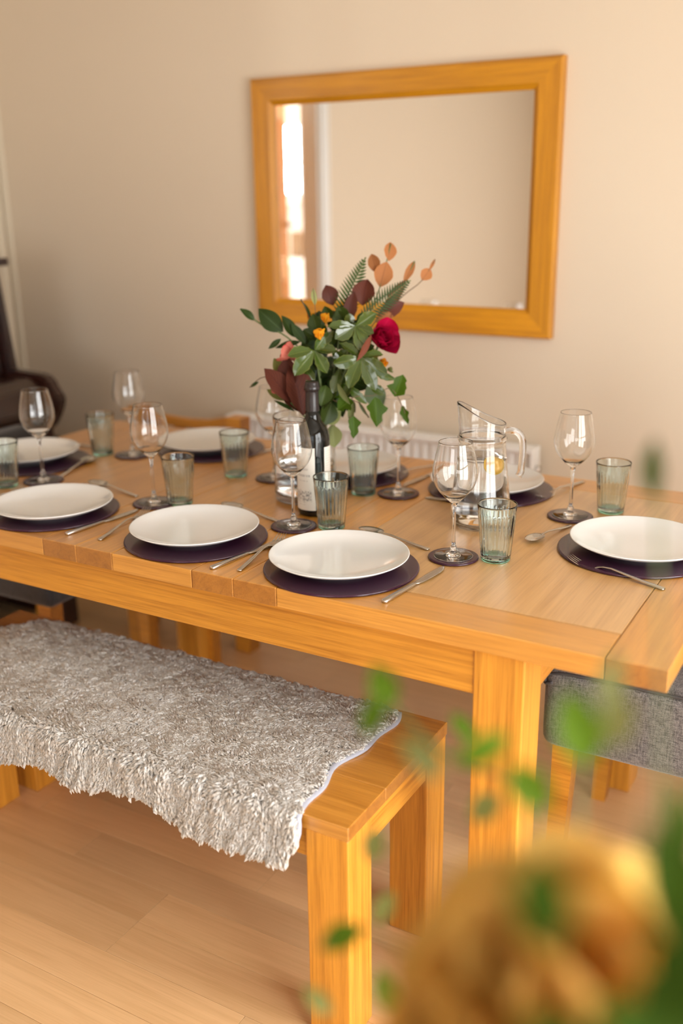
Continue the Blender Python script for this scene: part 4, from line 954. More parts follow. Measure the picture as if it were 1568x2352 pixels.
# sliding runner blocks under the right overhang
for yy in (LI + LG + .01, TW - LI - LG - .05):
    prism_xz('extension_runner', [(-1.0, zb - .045), (-.225, zb - .045), (-.185, zb - .006), (-.185, zb - .0005), (-1.0, zb - .0005)], yy, yy + .04, M['oak'], tab, tb, .001)

# ============================================================ bench
bx0, bx1, by0, by1, bh, bt = -1.645, -.4534, -.180, .2224, .4612, .0271
ben = thing('dining_bench', 'golden oak bench in front of the table, partly under it', 'bench', (-1.05, .02, 0)); bb = tuple(ben.location)
ys = [by0, by0 + .135, by0 + .268, by1]
for a, b in zip(ys[:-1], ys[1:]):
    board('seat_board', bx0, bx1, a + .0002, b - .0002, bh - bt, bh, M['oak_top'], ben, 'x', .0018, base=bb)
BL = .084
for (a, b) in ((bx0 + .002, bx0 + .002 + BL), (bx1 - .002 - BL, bx1 - .002)):
    for (c, d) in ((by0 + .002, by0 + .002 + BL), (by1 - .002 - BL, by1 - .002)):
        board('leg', a, b, c, d, 0, bh - bt - .0004, M['oak'], ben, 'z', .003, base=bb)
for (c, d) in ((by0 + .006, by0 + .026), (by1 - .026, by1 - .006)):
    board('apron', bx0 + .002 + BL, bx1 - .002 - BL, c, d, bh - bt - .06, bh - bt - .0004, M['oak'], ben, 'x', .002, base=bb)
for (a, b) in ((bx0 + .006, bx0 + .026), (bx1 - .026, bx1 - .006)):
    board('apron', a, b, by0 + .002 + BL, by1 - .002 - BL, bh - bt - .06, bh - bt - .0004, M['oak'], ben, 'y', .002, base=bb)

# ============================================================ sheepskin rug draped on the bench
rug = thing('sheepskin_rug', 'cream curly sheepskin rug draped over the oak bench', 'rug', (-1.05, .02, bh))
rgb = tuple(rug.location)
def rug_outline(u):
    """back and front extents (arc distance) at x fraction u, 0 left .. 1 right"""
    x = -1.585 + 1.035 * u
    return x
def hang(x):
    return .068 + .014 * math.sin(x * 9.0 + 1.0) + .010 * math.sin(x * 23.0) 
def rug_point(x, s):
    """s: distance from the back edge of the rug, going forward over the edge"""
    flat = by1 - .014 - (by0 - .004)
    R_ = .012
    if s <= flat: yy = by1 - .014 - s; zz = bh + .0035; n = (0, 0, 1)
    elif s <= flat + R_ * PI / 2:
        a = (s - flat) / R_; yy = by0 - .004 - R_ * math.sin(a); zz = bh + .0035 - R_ * (1 - math.cos(a)); n = (0, -math.sin(a), math.cos(a))
    else:
        d = s - flat - R_ * PI / 2; yy = by0 - .016 - .02 * min(1, d / .08) * (0.6 + 0.4 * math.sin(x * 17)); zz = bh - .0085 - d; n = (0, -1, .15)
    zz += .004 * mnoise.noise((x * 9, s * 9, 0)) if s <= flat else 0
    return (x, yy, max(zz, 0.2)), n
flat = by1 - .014 - (by0 - .004)
def x_left(s):
    # rounded back left corner, front left reaches further left
    t = min(1, s / .17)
    return -1.60 + .13 * (1 - math.sqrt(max(0, 1 - (1 - t) ** 2)))
def x_right(s):
    w = .010 * math.sin(s * 19) + .006 * math.sin(s * 47)
    if s > flat: w -= .10 * (s - flat)
    return -.548 + w
NU, NS = 110, 34
V = []; F = []
for i in range(NS + 1):
    for j in range(NU + 1):
        t = i / NS
        xm = -1.6 + 1.05 * j / NU
        stot = flat + .019 + hang(xm)
        s = t * stot
        x = x_left(s) + (x_right(s) - x_left(s)) * j / NU
        V.append([a - b for a, b in zip(rug_point(x, s)[0], rgb)])
for i in range(NS):
    for j in range(NU):
        a = i * (NU + 1) + j
        F.append((a, a + 1, a + NU + 2, a + NU + 1))
hd = pymesh('hide_backing', V, F, M['hide'], rug)
sd = hd.modifiers.new('thick', 'SOLIDIFY'); sd.thickness = .004; sd.offset = 1.0
tag(hd, 'pale bluish leather backing showing at the right edge')
# fleece: curly locks
def build_fleece(nl=82000):
    r = np.random.default_rng(5)
    u = r.random(nl); v = r.random(nl)
    # more locks towards the edges
    P = np.zeros((nl, 3)); Nn = np.zeros((nl, 3)); S = np.zeros(nl); FR = np.zeros(nl)
    for i in range(nl):
        xm = -1.6 + 1.05 * u[i]
        stot = flat + .019 + hang(xm) - .004
        s = v[i] * stot
        xl, xr = x_left(s) + .004, x_right(s) - .006
        x = xl + (xr - xl) * u[i]
        p, n = rug_point(x, s)
        P[i] = p; Nn[i] = n; S[i] = s; FR[i] = max(0, min(1, (s - flat + .05) / .06))
    Nn /= np.linalg.norm(Nn, axis=1)[:, None]
    # clump direction field from low-frequency noise
    ph = P * np.array([1, 1, 1])
    def fld(a, b, c):
        return np.sin(ph[:, 0] * a + 2.1 * np.sin(ph[:, 1] * b + c)) * np.cos(ph[:, 1] * b * 1.3 + 1.7 * np.sin(ph[:, 0] * a * .7))
    ang = 2.2 * fld(31, 37, .3) + 1.2 * fld(71, 64, 1.7) + r.normal(0, .5, nl)
    # comb towards the front left on top, downwards on the front
    T = np.stack([-np.cos(ang * .55 + .5), -np.sin(ang * .55 + .5), np.zeros(nl)], 1)
    Tf = np.stack([.5 * np.sin(ang), np.full(nl, -.1), -np.ones(nl)], 1)
    T = T * (1 - FR[:, None]) + Tf * FR[:, None]
    T -= Nn * (T * Nn).sum(1)[:, None]; T /= np.linalg.norm(T, axis=1)[:, None] + 1e-9
    B = np.cross(Nn, T)
    clump = .5 + .5 * fld(90, 110, .9)
    Ln = r.uniform(.0075, .0125, nl) * (.75 + .5 * clump) * (1 + .55 * FR)
    lift = r.uniform(.25, .60, nl) * (.65 + .5 * clump) * (1 + .5 * FR)
    wid = r.uniform(.0017, .0030, nl) * (1 + .5 * FR)
    curl = r.choice([-1, 1], nl) * r.uniform(.2, .8, nl)
    K = 4
    ts = np.array([0, .38, .74, 1.0]); wd_ = np.array([1.1, 1.3, 1.0, .15])
    verts = np.zeros((nl, K, 3, 3))
    for k in range(K):
        t = ts[k]
        up = lift * Ln * (math.sin(min(1, t * 1.15) * PI * .62)) * .85
        fw_ = Ln * (t ** 1.3)
        sd_ = curl * Ln * .42 * math.sin(t * 2.6)
        c = P + Nn * up[:, None] + T * fw_[:, None] + B * sd_[:, None]
        for q in range(3):
            a = 2 * PI * q / 3 + .5 + t * 1.5
            verts[:, k, q, :] = c + (B * math.cos(a) + (Nn * .8 + T * .2) * math.sin(a)) * (wid * wd_[k])[:, None]
    verts = verts.reshape(-1, 3) - np.array(rgb)
    base = (np.arange(nl) * K * 3)[:, None]
    quads = []
    for k in range(K - 1):
        for q in range(3):
            q2 = (q + 1) % 3
            quads.append([k * 3 + q, k * 3 + q2, (k + 1) * 3 + q2, (k + 1) * 3 + q])
    quads = np.array(quads).reshape(1, -1) + base
    quads = quads.reshape(-1, 4)
    me = bpy.data.meshes.new('fleece')
    me.vertices.add(len(verts)); me.vertices.foreach_set('co', verts.ravel())
    me.loops.add(quads.size); me.loops.foreach_set('vertex_index', quads.ravel().astype(np.int32))
    me.polygons.add(len(quads)); me.polygons.foreach_set('loop_start', (np.arange(len(quads)) * 4).astype(np.int32))
    me.polygons.foreach_set('use_smooth', np.ones(len(quads), bool))
    me.update(calc_edges=True); me.validate()
    return me
def fleece_mat():
    m, nt, b = new_mat('cream_fleece'); L = nt.links.new
    tc = N(nt, 'ShaderNodeTexCoord'); n1 = N(nt, 'ShaderNodeTexNoise', i_Scale=26.0, i_Detail=3.0)
    L(tc.outputs['Object'], n1.inputs['Vector'])
    gi = N(nt, 'ShaderNodeNewGeometry')
    mix = N(nt, 'ShaderNodeMix', data_type='RGBA'); mix.inputs[6].default_value = (.84, .79, .72, 1); mix.inputs[7].default_value = (.95, .93, .90, 1)
    av = N(nt, 'ShaderNodeMath', operation='ADD'); L(gi.outputs['Random Per Island'], av.inputs[0]); L(n1.outputs['Fac'], av.inputs[1])
    mr = N(nt, 'ShaderNodeMapRange'); mr.inputs['From Min'].default_value = .5; mr.inputs['From Max'].default_value = 1.3; L(av.outputs[0], mr.inputs['Value'])
    L(mr.outputs[0], mix.inputs[0]); L(mix.outputs[2], b.inputs['Base Color'])
    b.inputs['Roughness'].default_value = .75; b.inputs['Sheen Weight'].default_value = .3
    b.inputs['Specular IOR Level'].default_value = .2
    tr = N(nt, 'ShaderNodeBsdfTranslucent'); L(mix.outputs[2], tr.inputs['Color'])
    ms = N(nt, 'ShaderNodeMixShader'); ms.inputs[0].default_value = .4
    L(b.outputs[0], ms.inputs[1]); L(tr.outputs[0], ms.inputs[2]); L(ms.outputs[0], nt.nodes['Material Output'].inputs['Surface'])
    return m
M['fleece'] = fleece_mat()
fl_ = link('fleece', build_fleece(), M['fleece'], rug); fl_['kind'] = 'stuff'

# ============================================================ chairs
def soft_box(name, x0, x1, y0, y1, z0, z1, mat, parent, base, r=.03, seg=4, crown=0.0):
    bm = bmesh.new(); bmesh.ops.create_cube(bm, size=1)
    bmesh.ops.scale(bm, vec=(x1 - x0, y1 - y0, z1 - z0), verts=bm.verts)
    bmesh.ops.bevel(bm, geom=list(bm.edges), offset=r, segments=seg, profile=.6, affect='EDGES')
    if crown:
        bmesh.ops.subdivide_edges(bm, edges=[e for e in bm.edges if e.calc_length() > .1], cuts=5, use_grid_fill=True)
        for v in bm.verts:
            if v.co.z > 0:
                v.co.z += crown * max(0, 1 - (2 * v.co.x / (x1 - x0)) ** 2) * max(0, 1 - (2 * v.co.y / (y1 - y0)) ** 2)
    me = bpy.data.meshes.new(name); bm.to_mesh(me); bm.free()
    me.polygons.foreach_set('use_smooth', [True] * len(me.polygons))
    o = link(name, me, mat, parent); o.location = ((x0 + x1) / 2 - base[0], (y0 + y1) / 2 - base[1], (z0 + z1) / 2 - base[2])
    return o
def taper_leg(name, x, y, ztop, mat, parent, w=.045, w2=.03, dx=0., dy=0.):
    v = []
    for (z, ww, ox, oy) in ((0, w2, dx, dy), (ztop, w, 0, 0)):
        for sx, sy in ((-1, -1), (1, -1), (1, 1), (-1, 1)): v.append((x + ox + sx * ww / 2, y + oy + sy * ww / 2, z))
    f = [(0, 3, 2, 1), (4, 5, 6, 7), (0, 1, 5, 4), (1, 2, 6, 5), (2, 3, 7, 6), (3, 0, 4, 7)]
    return pymesh(name, v, f, mat, parent, False)
# grey chair at the right end, facing -x (local coordinates: world minus base)
c1 = thing('dining_chair', 'grey woven fabric chair tucked under the right end of the table', 'chair', (-.05, .62, 0), 0, None)
cbs = (-.05, .62, 0)
soft_box('seat', -.322, .20, .40, .855, .352, .535, M['grey_fabric'], c1, cbs, .035, 5, .012)
bk = soft_box('backrest', .185, .25, .41, .845, .36, .93, M['grey_fabric'], c1, cbs, .028, 4)
tube('piping', [(-.30, .401, .505), (-.317, .405, .50), (-.28, .406, .527), (.0, .406, .531), (.17, .406, .531)], .0035, M['piping'], c1, 6, base=cbs)
for (x_, y_, dx) in ((-.275, .445, -.012), (-.275, .81, -.012), (.20, .445, .05), (.20, .81, .05)):
    taper_leg('leg', x_ + .05, y_ - .62, .365, M['oak'], c1, .046, .034, dx, 0)
# charcoal chair at the left end, facing +x
c2 = thing('dining_chair', 'charcoal fabric chair pushed under the left end of the table', 'chair', (-1.9, .57, 0), 0, None)
cbs = (-1.9, .57, 0)
soft_box('seat', -2.14, -1.655, .335, .80, .415, .53, M['dark_fabric'], c2, cbs, .02, 3, .01)
soft_box('backrest', -2.21, -2.14, .345, .79, .42, .778, M['dark_fabric'], c2, cbs, .025, 4)
for (x_, y_, dx) in ((-1.70, .375, .0), (-1.70, .76, .0), (-2.12, .375, -.04), (-2.12, .76, -.04)):
    taper_leg('leg', x_ + 1.9, y_ - .57, .425, M['oak'], c2, .046, .036, dx, 0)
# low-backed oak chair on the far side
c3 = thing('oak_side_chair', 'low-backed oak chair on the far side by the radiator', 'chair', (-1.77, .95, 0)); cbs = (-1.77, .95, 0)
for (x_, y_, zt, dx) in ((-1.57, 1.10, .80, 0), (-1.97, 1.10, .80, -.035)):
    taper_leg('back_post', x_ - cbs[0], y_ - cbs[1], zt, M['oak'], c3, .055, .058, dx, 0)
for (x_, y_) in ((-1.59, .93), (-1.90, .93)):
    taper_leg('leg', x_ - cbs[0], y_ - cbs[1], .43, M['oak'], c3, .045, .04)
board('seat', -1.995, -1.545, .90, 1.075, .43, .455, M['oak'], c3, 'x', .004, base=cbs)
prism = [(-1.945, .755), (-1.85, .748), (-1.77, .746), (-1.69, .750), (-1.598, .765), (-1.598, .798), (-1.68, .780), (-1.77, .775), (-1.86, .778), (-1.945, .795)]
prism_xz('top_rail', prism, 1.088, 1.112, M['oak'], c3, cbs, .002)
for k in range(4):
    board('back_slat', -1.91 + k * .085, -1.87 + k * .085, 1.094, 1.106, .455, .76, M['oak'], c3, 'z', .001, base=cbs)

# ============================================================ place settings
MT = .006; PZ0 = TH + MT
plate_out = [(0, 0), (.060, 0), (.064, .0015), (.066, .0045), (.085, .0065), (.105, .0105), (.122, .0168), (.1335, .0235), (.1352, .0252), (.1345, .0262), (.1325, .0258), (.121, .0195), (.104, .0138), (.084, .0098), (.062, .0078), (.03, .0068), (0, .0066)]
mat_prof = [(0, 0), (.1465, 0), (.1492, .0012), (.150, .003), (.1490, .0052), (.1465, .006), (0, .006)]
coast_prof = [(0, 0), (.0470, 0), (.0492, .0010), (.050, .0024), (.0493, .0042), (.047, .005), (0, .005)]
def mesh_only(name, prof, mat, n):
    v, f = lathe_data(prof, n); me = bpy.data.meshes.new(name); me.from_pydata(v, [], f)
    me.polygons.foreach_set('use_smooth', [True] * len(me.polygons)); me.update(); fix_normals(me); me.materials.append(mat); return me
plate_me = mesh_only('dinner_plate', plate_out, M['plate'], 96)
mat_me = mesh_only('placemat', mat_prof, M['mat'], 96)
coast_me = mesh_only('coaster', coast_prof, M['mat'], 64)
# shades along the mats catch the light flatly: give the flat tops their facets
for me in (mat_me, coast_me):
    for p in me.polygons:
        if abs(p.normal.z) > .99: p.use_smooth = False
SET = [('A', -1.401, .142, -1.411, .150, 'at the front left corner of the table'),
       ('B', -1.008, .156, -1.002, .152, 'second from the left along the front edge'),
       ('C', -.652, .144, -.647, .143, 'nearest the camera, at the middle of the front edge'),
       ('D', -.171, .499, -.178, .493, 'at the right end of the table'),
       ('E', -1.449, .785, -1.435, .782, 'at the far side, left of the flowers'),
       ('F', -.973, .744, -.965, .744, 'at the far side, right behind the wine bottle'),
       ('G', -.602, .769, -.592, .769, 'at the far side behind the water jug'),
       ('L', -1.82 + .01, .461, -1.785, .450, 'at the left end of the table')]
for (k, px, py, mx, my, where) in SET:
    o = bpy.data.objects.new('dinner_plate', plate_me); COL.objects.link(o); o.location = (px, py, PZ0)
    tag(o, 'white round dinner plate ' + where, 'plate', 'white dinner plates laid around the table')
    o = bpy.data.objects.new('placemat', mat_me); COL.objects.link(o); o.location = (mx, my, TH)
    tag(o, 'round aubergine placemat under the plate ' + where, 'placemat', 'round aubergine placemats')

# wine glasses -------------------------------------------------
foot = [(0, .0002), (.018, .0001), (.036, .0), (.0380, .0005), (.0386, .0011), (.0380, .0017), (.036, .0021), (.028, .0026), (.020, .0032), (.013, .0044), (.009, .0064), (.0068, .0095), (.0060, .0135), (0, .0135)]
stem = [(0, .0135), (.0060, .0137), (.0072, .0165), (.0062, .0195), (.0042, .0215), (.0036, .030), (.0033, .060), (.0034, .085), (.0042, .100), (.0062, .109), (0, .109)]
bowl_out = smooth_prof([(.0062, .1092), (.0105, .1120), (.0215, .1225), (.0330, .1360), (.0405, .1510), (.0433, .1650), (.0425, .1800), (.0395, .1980), (.0355, .2160), (.0326, .2300)], 3)
bowl_out[-1:] = [(.03285, .2278), (.0327, .2290), (.0326, .2298)]
bowl_in = [(r - .0008, z) for r, z in bowl_out if z > .1235]
bowl_in = [(max(r, 0), z) for r, z in bowl_in]
bowl = [(0, .1091)] + bowl_out + [(.0322, .2302)] + list(reversed(bowl_in)) + [(.015, .1200), (.007, .1170), (0, .1162)]
gl_pos = [('A', -1.242, .304, 'behind the second front plate from the left'), ('B', -.862, .312, 'in front of the wine bottle'),
          ('C', -.481, .296, 'just left of the nearest green tumbler'), ('D', -.359, .653, 'at the right, behind the teaspoon'),
          ('F', -.772, .635, 'right of the flowers on the far side'), ('E', -1.110, .615, 'behind the flowers, seen left of the vase'),
          ('H', -1.590, .630, 'at the far left, behind the first tumbler'), ('L', -1.618, .324, 'at the left before the end plate')]
g0 = None
for (k, x_, y_, where) in gl_pos:
    o = bpy.data.objects.new('coaster', coast_me); COL.objects.link(o); o.location = (x_, y_, TH)
    tag(o, 'small round aubergine coaster under the wine glass ' + where, 'coaster', 'round aubergine coasters')
    lab = 'empty clear wine glass on a coaster ' + where
    if g0 is None:
        g0 = thing('wine_glass', lab, 'wine glass', (x_, y_, TH + .005), 0, 'wine glasses around the table')
        lathe('bowl', bowl, M['clear'], g0, 56); lathe('stem', stem, M['clear'], g0, 24); lathe('foot', foot, M['clear'], g0, 56)
    else: dup(g0, (x_, y_, TH + .005), random.uniform(0, 3), lab)
# tumblers -----------------------------------------------------
def flute(r, z, a):
    if .006 < z < .098:
        w = min(1, (z - .006) / .012, (.098 - z) / .008)
        return r + .0011 * w * (abs(math.cos(a * 13)) - .5), z
    return r, z
t_out = [(0, .0072), (.0283, .0072), (.0290, .0085)] + [(.0290 + (.0385 - .0290) * ((z - .0085) / .1055) ** 1.15, z) for z in (.014, .020, .035, .050, .065, .080, .090, .096, .100, .106, .111, .1138)] + [(.0381, .1148), (.0371, .1146)] + \
        [(.0268 + (.0366 - .0268) * ((z - .0105) / .1035) ** 1.15, z) for z in (.112, .100, .080, .060, .040, .024, .014, .0108)] + [(.022, .0098), (0, .0095)]
def flute2(r, z, a):
    return flute(r, z, a) if r > .0285 and r > .0268 + (.0366 - .0268) * (max(0, z - .0105) / .1035) ** 1.15 + .0012 else (r, z)
t_base = [(0, .0012), (.022, .0), (.0272, .0), (.0286, .0018), (.0289, .0060), (.0284, .0071), (0, .0071)]
tp = [('A', -1.190, .335, 'behind the second front plate from the left'), ('B', -.789, .349, 'behind the nearest plate, in front of the bottle'),
      ('C', -.405, .327, 'nearest the camera, right of the wine glass'), ('D', -.292, .734, 'at the right behind the end plate'),
      ('F', -.850, .604, 'right of the vase'), ('E', -1.217, .595, 'in front of the far plate left of the flowers'),
      ('H', -1.681, .609, 'at the far left beside the end plate'), ('L', -1.672, .252, 'at the left edge, before the end plate')]
t0 = None
for (k, x_, y_, where) in tp:
    lab = 'ribbed grey-green glass tumbler ' + where
    if t0 is None:
        t0 = thing('tumbler', lab, 'glass', (x_, y_, TH), 0, 'ribbed grey-green tumblers')
        lathe('glass_body', t_out, M['tumbler'], t0, 156, flute2); lathe('thick_base', t_base, M['tumbler_base'], t0, 48)
    else: dup(t0, (x_, y_, TH), random.uniform(0, 3), lab)

# cutlery ------------------------------------------------------
def make_knife(lab):
    k = thing('table_knife', lab, 'knife', (0, 0, 0), 0, 'steel table knives')
    v, f = loft([(0, 0, .0030, .0046, .0026), (.002, 0, .0034, .0058, .0034), (.05, 0, .0034, .0053, .0032), (.100, 0, .0032, .0038, .0026), (.106, 0, .0032, .0030, .0022)], 12, .4)
    pymesh('handle', v, f, M['steel'], k)
    v, f = loft([(.104, 0, .0032, .0030, .0020), (.110, .0005, .0032, .0052, .0011), (.120, .001, .0032, .0078, .0008), (.150, .001, .0032, .0088, .0007), (.180, .0005, .0032, .0086, .0006), (.196, -.0005, .0032, .0070, .0005), (.206, -.0025, .0032, .0042, .0004), (.2115, -.005, .0032, .0012, .0003)], 12, .8)
    pymesh('blade', v, f, M['steel'], k); return k
def make_fork(lab):
    k = thing('table_fork', lab, 'fork', (0, 0, 0), 0, 'steel table forks')
    secs = [(0, 0, .0022, .0040, .0014), (.002, 0, .0024, .0050, .0020), (.040, 0, .0045, .0046, .0018), (.080, 0, .0085, .0034, .0016), (.110, 0, .0112, .0026, .0017), (.128, 0, .0098, .0028, .0014), (.138, 0, .0068, .0060, .0010), (.146, 0, .0042, .0100, .0008), (.156, 0, .0026, .0118, .0007), (.163, 0, .0024, .0120, .0007)]
    v, f = loft(secs, 12, .6); pymesh('handle', v, f, M['steel'], k)
    ps = []
    for i in range(4):
        x0 = -.0096 + i * .0064
        ps.append(loft([(.161, x0, .0024, .0021, .0007), (.168, x0, .0028, .0015, .0007), (.180, x0 * .98, .0046, .0013, .0007), (.194, x0 * .94, .0088, .0011, .0006), (.204, x0 * .90, .0132, .0006, .0004)], 8, .7))
    v, f = merge(ps); pymesh('tines', v, f, M['steel'], k); return k
def make_spoon(lab):
    k = thing('dessert_spoon', lab, 'spoon', (0, 0, 0), 0, 'steel dessert spoons')
    secs = [(0, 0, .0022, .0042, .0014), (.002, 0, .0024, .0052, .0020), (.035, 0, .0042, .0046, .0018), (.070, 0, .0080, .0034, .0016), (.100, 0, .0108, .0026, .0017), (.116, 0, .0102, .0028, .0015), (.124, 0, .0088, .0040, .0012)]
    v, f = loft(secs, 12, .6); pymesh('handle', v, f, M['steel'], k)
    V, F = [], []; nr, na = 8, 24
    for sgn in (0, 1):
        for i in range(nr + 1):
            r = i / nr
            for j in range(na):
                a = 2 * PI * j / na
                yy = .152 + .0315 * r * math.cos(a); xx = .0195 * r * math.sin(a) * (1 + .10 * -math.cos(a))
                zz = .0012 + .0088 * (r ** 2.2) + (.0008 if sgn == 0 else 0)
                V.append((xx, yy, zz))
    o_ = (nr + 1) * na
    for s_ in (0, 1):
        for i in range(nr):
            for j in range(na):
                q = (j + 1) % na; a = s_ * o_ + i * na
                F.append((a + j, a + q, a + na + q, a + na + j) if s_ == 0 else (a + j, a + na + j, a + na + q, a + q))
    for j in range(na): q = (j + 1) % na; F.append((nr * na + j, nr * na + q, o_ + nr * na + q, o_ + nr * na + j))
    b_ = pymesh('bowl', V, F, M['steel'], k); fix_normals(b_.data); return k
protos = {}
def cutlery(kind, hx, hy, tx, ty, lab, z=0.0, scale=1.0, tilt=0.0):
    rz = math.atan2(-(tx - hx), ty - hy)
    if kind not in protos:
        protos[kind] = {'knife': make_knife, 'fork': make_fork, 'spoon': make_spoon}[kind](lab); o = protos[kind]
        o.location = (hx, hy, TH + z); o.rotation_euler = (0, 0, rz)
    else: o = dup(protos[kind], (hx, hy, TH + z), rz, lab)
    if scale != 1: o.scale = (scale,) * 3
    o.rotation_euler = (tilt, 0, rz)
    return o
cutlery('knife', -.496, .029, -.473, .235, 'steel table knife right of the nearest plate')
cutlery('knife', -.864, .020, -.836, .230, 'steel table knife right of the second front plate from the left')
cutlery('knife', -1.261, .039, -1.241, .243, 'steel table knife right of the front left plate')
cutlery('fork', -.811, .036, -.845, .260, 'steel table fork with raised tines left of the nearest plate', tilt=.0)
cutlery('fork', -1.174, .046, -1.215, .262, 'steel table fork left of the second front plate from the left')
cutlery('fork', -1.578, .050, -1.612, .270, 'steel table fork between tumbler and front left plate')
cutlery('fork', -.080, .319, -.289, .386, 'steel table fork in front of the plate at the right end')
cutlery('spoon', -.542, .313, -.759, .360, 'steel dessert spoon behind the nearest plate')
cutlery('spoon', -.908, .323, -1.129, .370, 'steel dessert spoon behind the second front plate from the left')
cutlery('spoon', -1.315, .328, -1.543, .369, 'steel dessert spoon behind the front left plate')
cutlery('spoon', -.338, .592, -.380, .448, 'small steel spoon lying alone left of the right end plate', scale=.86)
cutlery('fork', -.795, .930, -.855, .735, 'steel table fork right of the far plate behind the bottle')
cutlery('knife', -.760, .905, -.792, .700, 'steel table knife left of the far plate behind the jug')
cutlery('fork', -.415, .935, -.462, .745, 'steel table fork right of the far plate behind the jug')
cutlery('spoon', -.700, .635, -.500, .618, 'steel dessert spoon half hidden behind the water jug')
cutlery('knife', -1.268, .930, -1.300, .725, 'steel table knife right of the far plate left of the flowers')
cutlery('spoon', -1.610, .375, -1.668, .580, 'steel dessert spoon in front of the left end plate')
cutlery('knife', -1.90, .640, -1.695, .655, 'steel table knife at the far left behind the end plate')

# ============================================================ water jug
jx, jy = -.514, .512
jug = thing('water_jug', 'clear glass jug of water with a spout and loop handle', 'jug', (jx, jy, TH))
SA = math.atan2(-.497, -.868)   # spout direction
def jrim(r, z, a):
    if z > .205:
        c = (1 + math.cos(a - SA)) / 2
        k = (z - .205) / .020
        lift = .045 * c ** 1.6 * k
        fl = .006 * max(0, math.cos(a - SA)) ** 4 * k
        return r + fl, z + lift
    return r, z
jo = smooth_prof([(.047, .0), (.054, .003), (.0600, .012), (.0635, .028), (.0638, .045), (.0612, .075), (.0560, .115), (.0515, .155), (.0490, .185)], 3)
jo2 = [(.0500, .1880), (.0525, .1915), (.0522, .1945), (.0492, .1970), (.0482, .205), (.0483, .208), (.0484, .211), (.0484, .214), (.0485, .217), (.0486, .220), (.0487, .2225), (.0488, .2240), (.0487, .2246)]
ji = [(.0480, .2251), (.0472, .2252), (.0466, .2246), (.0464, .2238), (.0463, .222), (.0462, .219), (.0461, .216), (.0460, .213), (.0459, .209), (.0458, .205), (.0459, .2), (.0462, .190)] + [(r - .0028, z) for r, z in reversed(jo) if z > .012] + [(.052, .0105), (.03, .0085), (0, .008)]
lathe('glass_body', [(0, .0)] + jo + jo2 + ji, M['clear'], jug, 80, jrim)
wi = [(r - .0030, z) for r, z in jo if .012 < z < .150]
rl = wi[-1][0]
lathe('water', [(0, .0086), (.03, .0091), (.0515, .0112)] + wi + [(rl - .0006, .1525), (0, .1522)], M['water'], jug, 64)
hd_ = Vector((.868, .497, 0))
pts = [(hd_.x * r, hd_.y * r, z) for r, z in ((.0455, .2055), (.060, .2075), (.074, .2035), (.0835, .190), (.0860, .170), (.0855, .145), (.0835, .118), (.0790, .108))]
hn = tube('handle', pts, .0075, M['clear'], jug, 14, smooth_k=4)
pts = [(hd_.x * r, hd_.y * r, z) for r, z in ((.0570, .1085), (.0720, .1085), (.082, .112))]
# lemon slice floating at the surface
lm = thing('lemon_slice', 'half lemon slice floating in the water jug', 'lemon', (jx + .026, jy - .004, TH + .1365))
lathe('flesh', [(0, -.0020), (.0165, -.0020), (.0165, .0020), (0, .0020)], M['lemon'], lm, 32)
lathe('peel', [(.0168, -.0022), (.0190, -.0022), (.0192, .0), (.0190, .0022), (.0168, .0022), (.0168, -.0022)], M['peel'], lm, 32)
lm.rotation_euler = (math.radians(62), math.radians(6), math.radians(30))

# ============================================================ wine bottle
bo = thing('wine_bottle', 'dark glass wine bottle with a cream label in front of the flowers', 'bottle', (-.875, .420, TH), math.radians(0))
bp_ = [(0, .004), (.020, .003), (.031, .0), (.0352, .0022), (.0368, .007), (.0370, .015), (.0370, .170), (.0365, .180), (.0335, .192), (.0265, .203), (.0190, .213), (.0158, .224), (.0150, .234), (0, .234)]
lathe('glass_body', bp_, M['bottle'], bo, 56)
lathe('foil_capsule', [(.0150, .2342), (.0152, .236), (.0146, .262), (.0145, .276), (.0152, .279), (.0172, .2805), (.0172, .2880), (.0158, .2895), (.0150, .2960), (.0138, .2985), (0, .2985)], M['foil'], bo, 40)
def label_mesh(name, a0, a1, z0, z1, r, mat, parent):
    n = 24; V = []; F = []
    for rr in (r, r - .0004):
        for i in range(n + 1):
            a = a0 + (a1 - a0) * i / n
            V.append((rr * math.cos(a), rr * math.sin(a), z0)); V.append((rr * math.cos(a), rr * math.sin(a), z1))
    for i in range(n): F.append((2 * i, 2 * i + 2, 2 * i + 3, 2 * i + 1))
    m_ = pymesh(name, V, F, mat, parent)
    uv = m_.data.uv_layers.new(name='UVMap')
    for p in m_.data.polygons:
        for li in p.loop_indices:
            vi = m_.data.loops[li].vertex_index
            uv.data[li].uv = ((vi // 2) / n, vi % 2)
    return m_
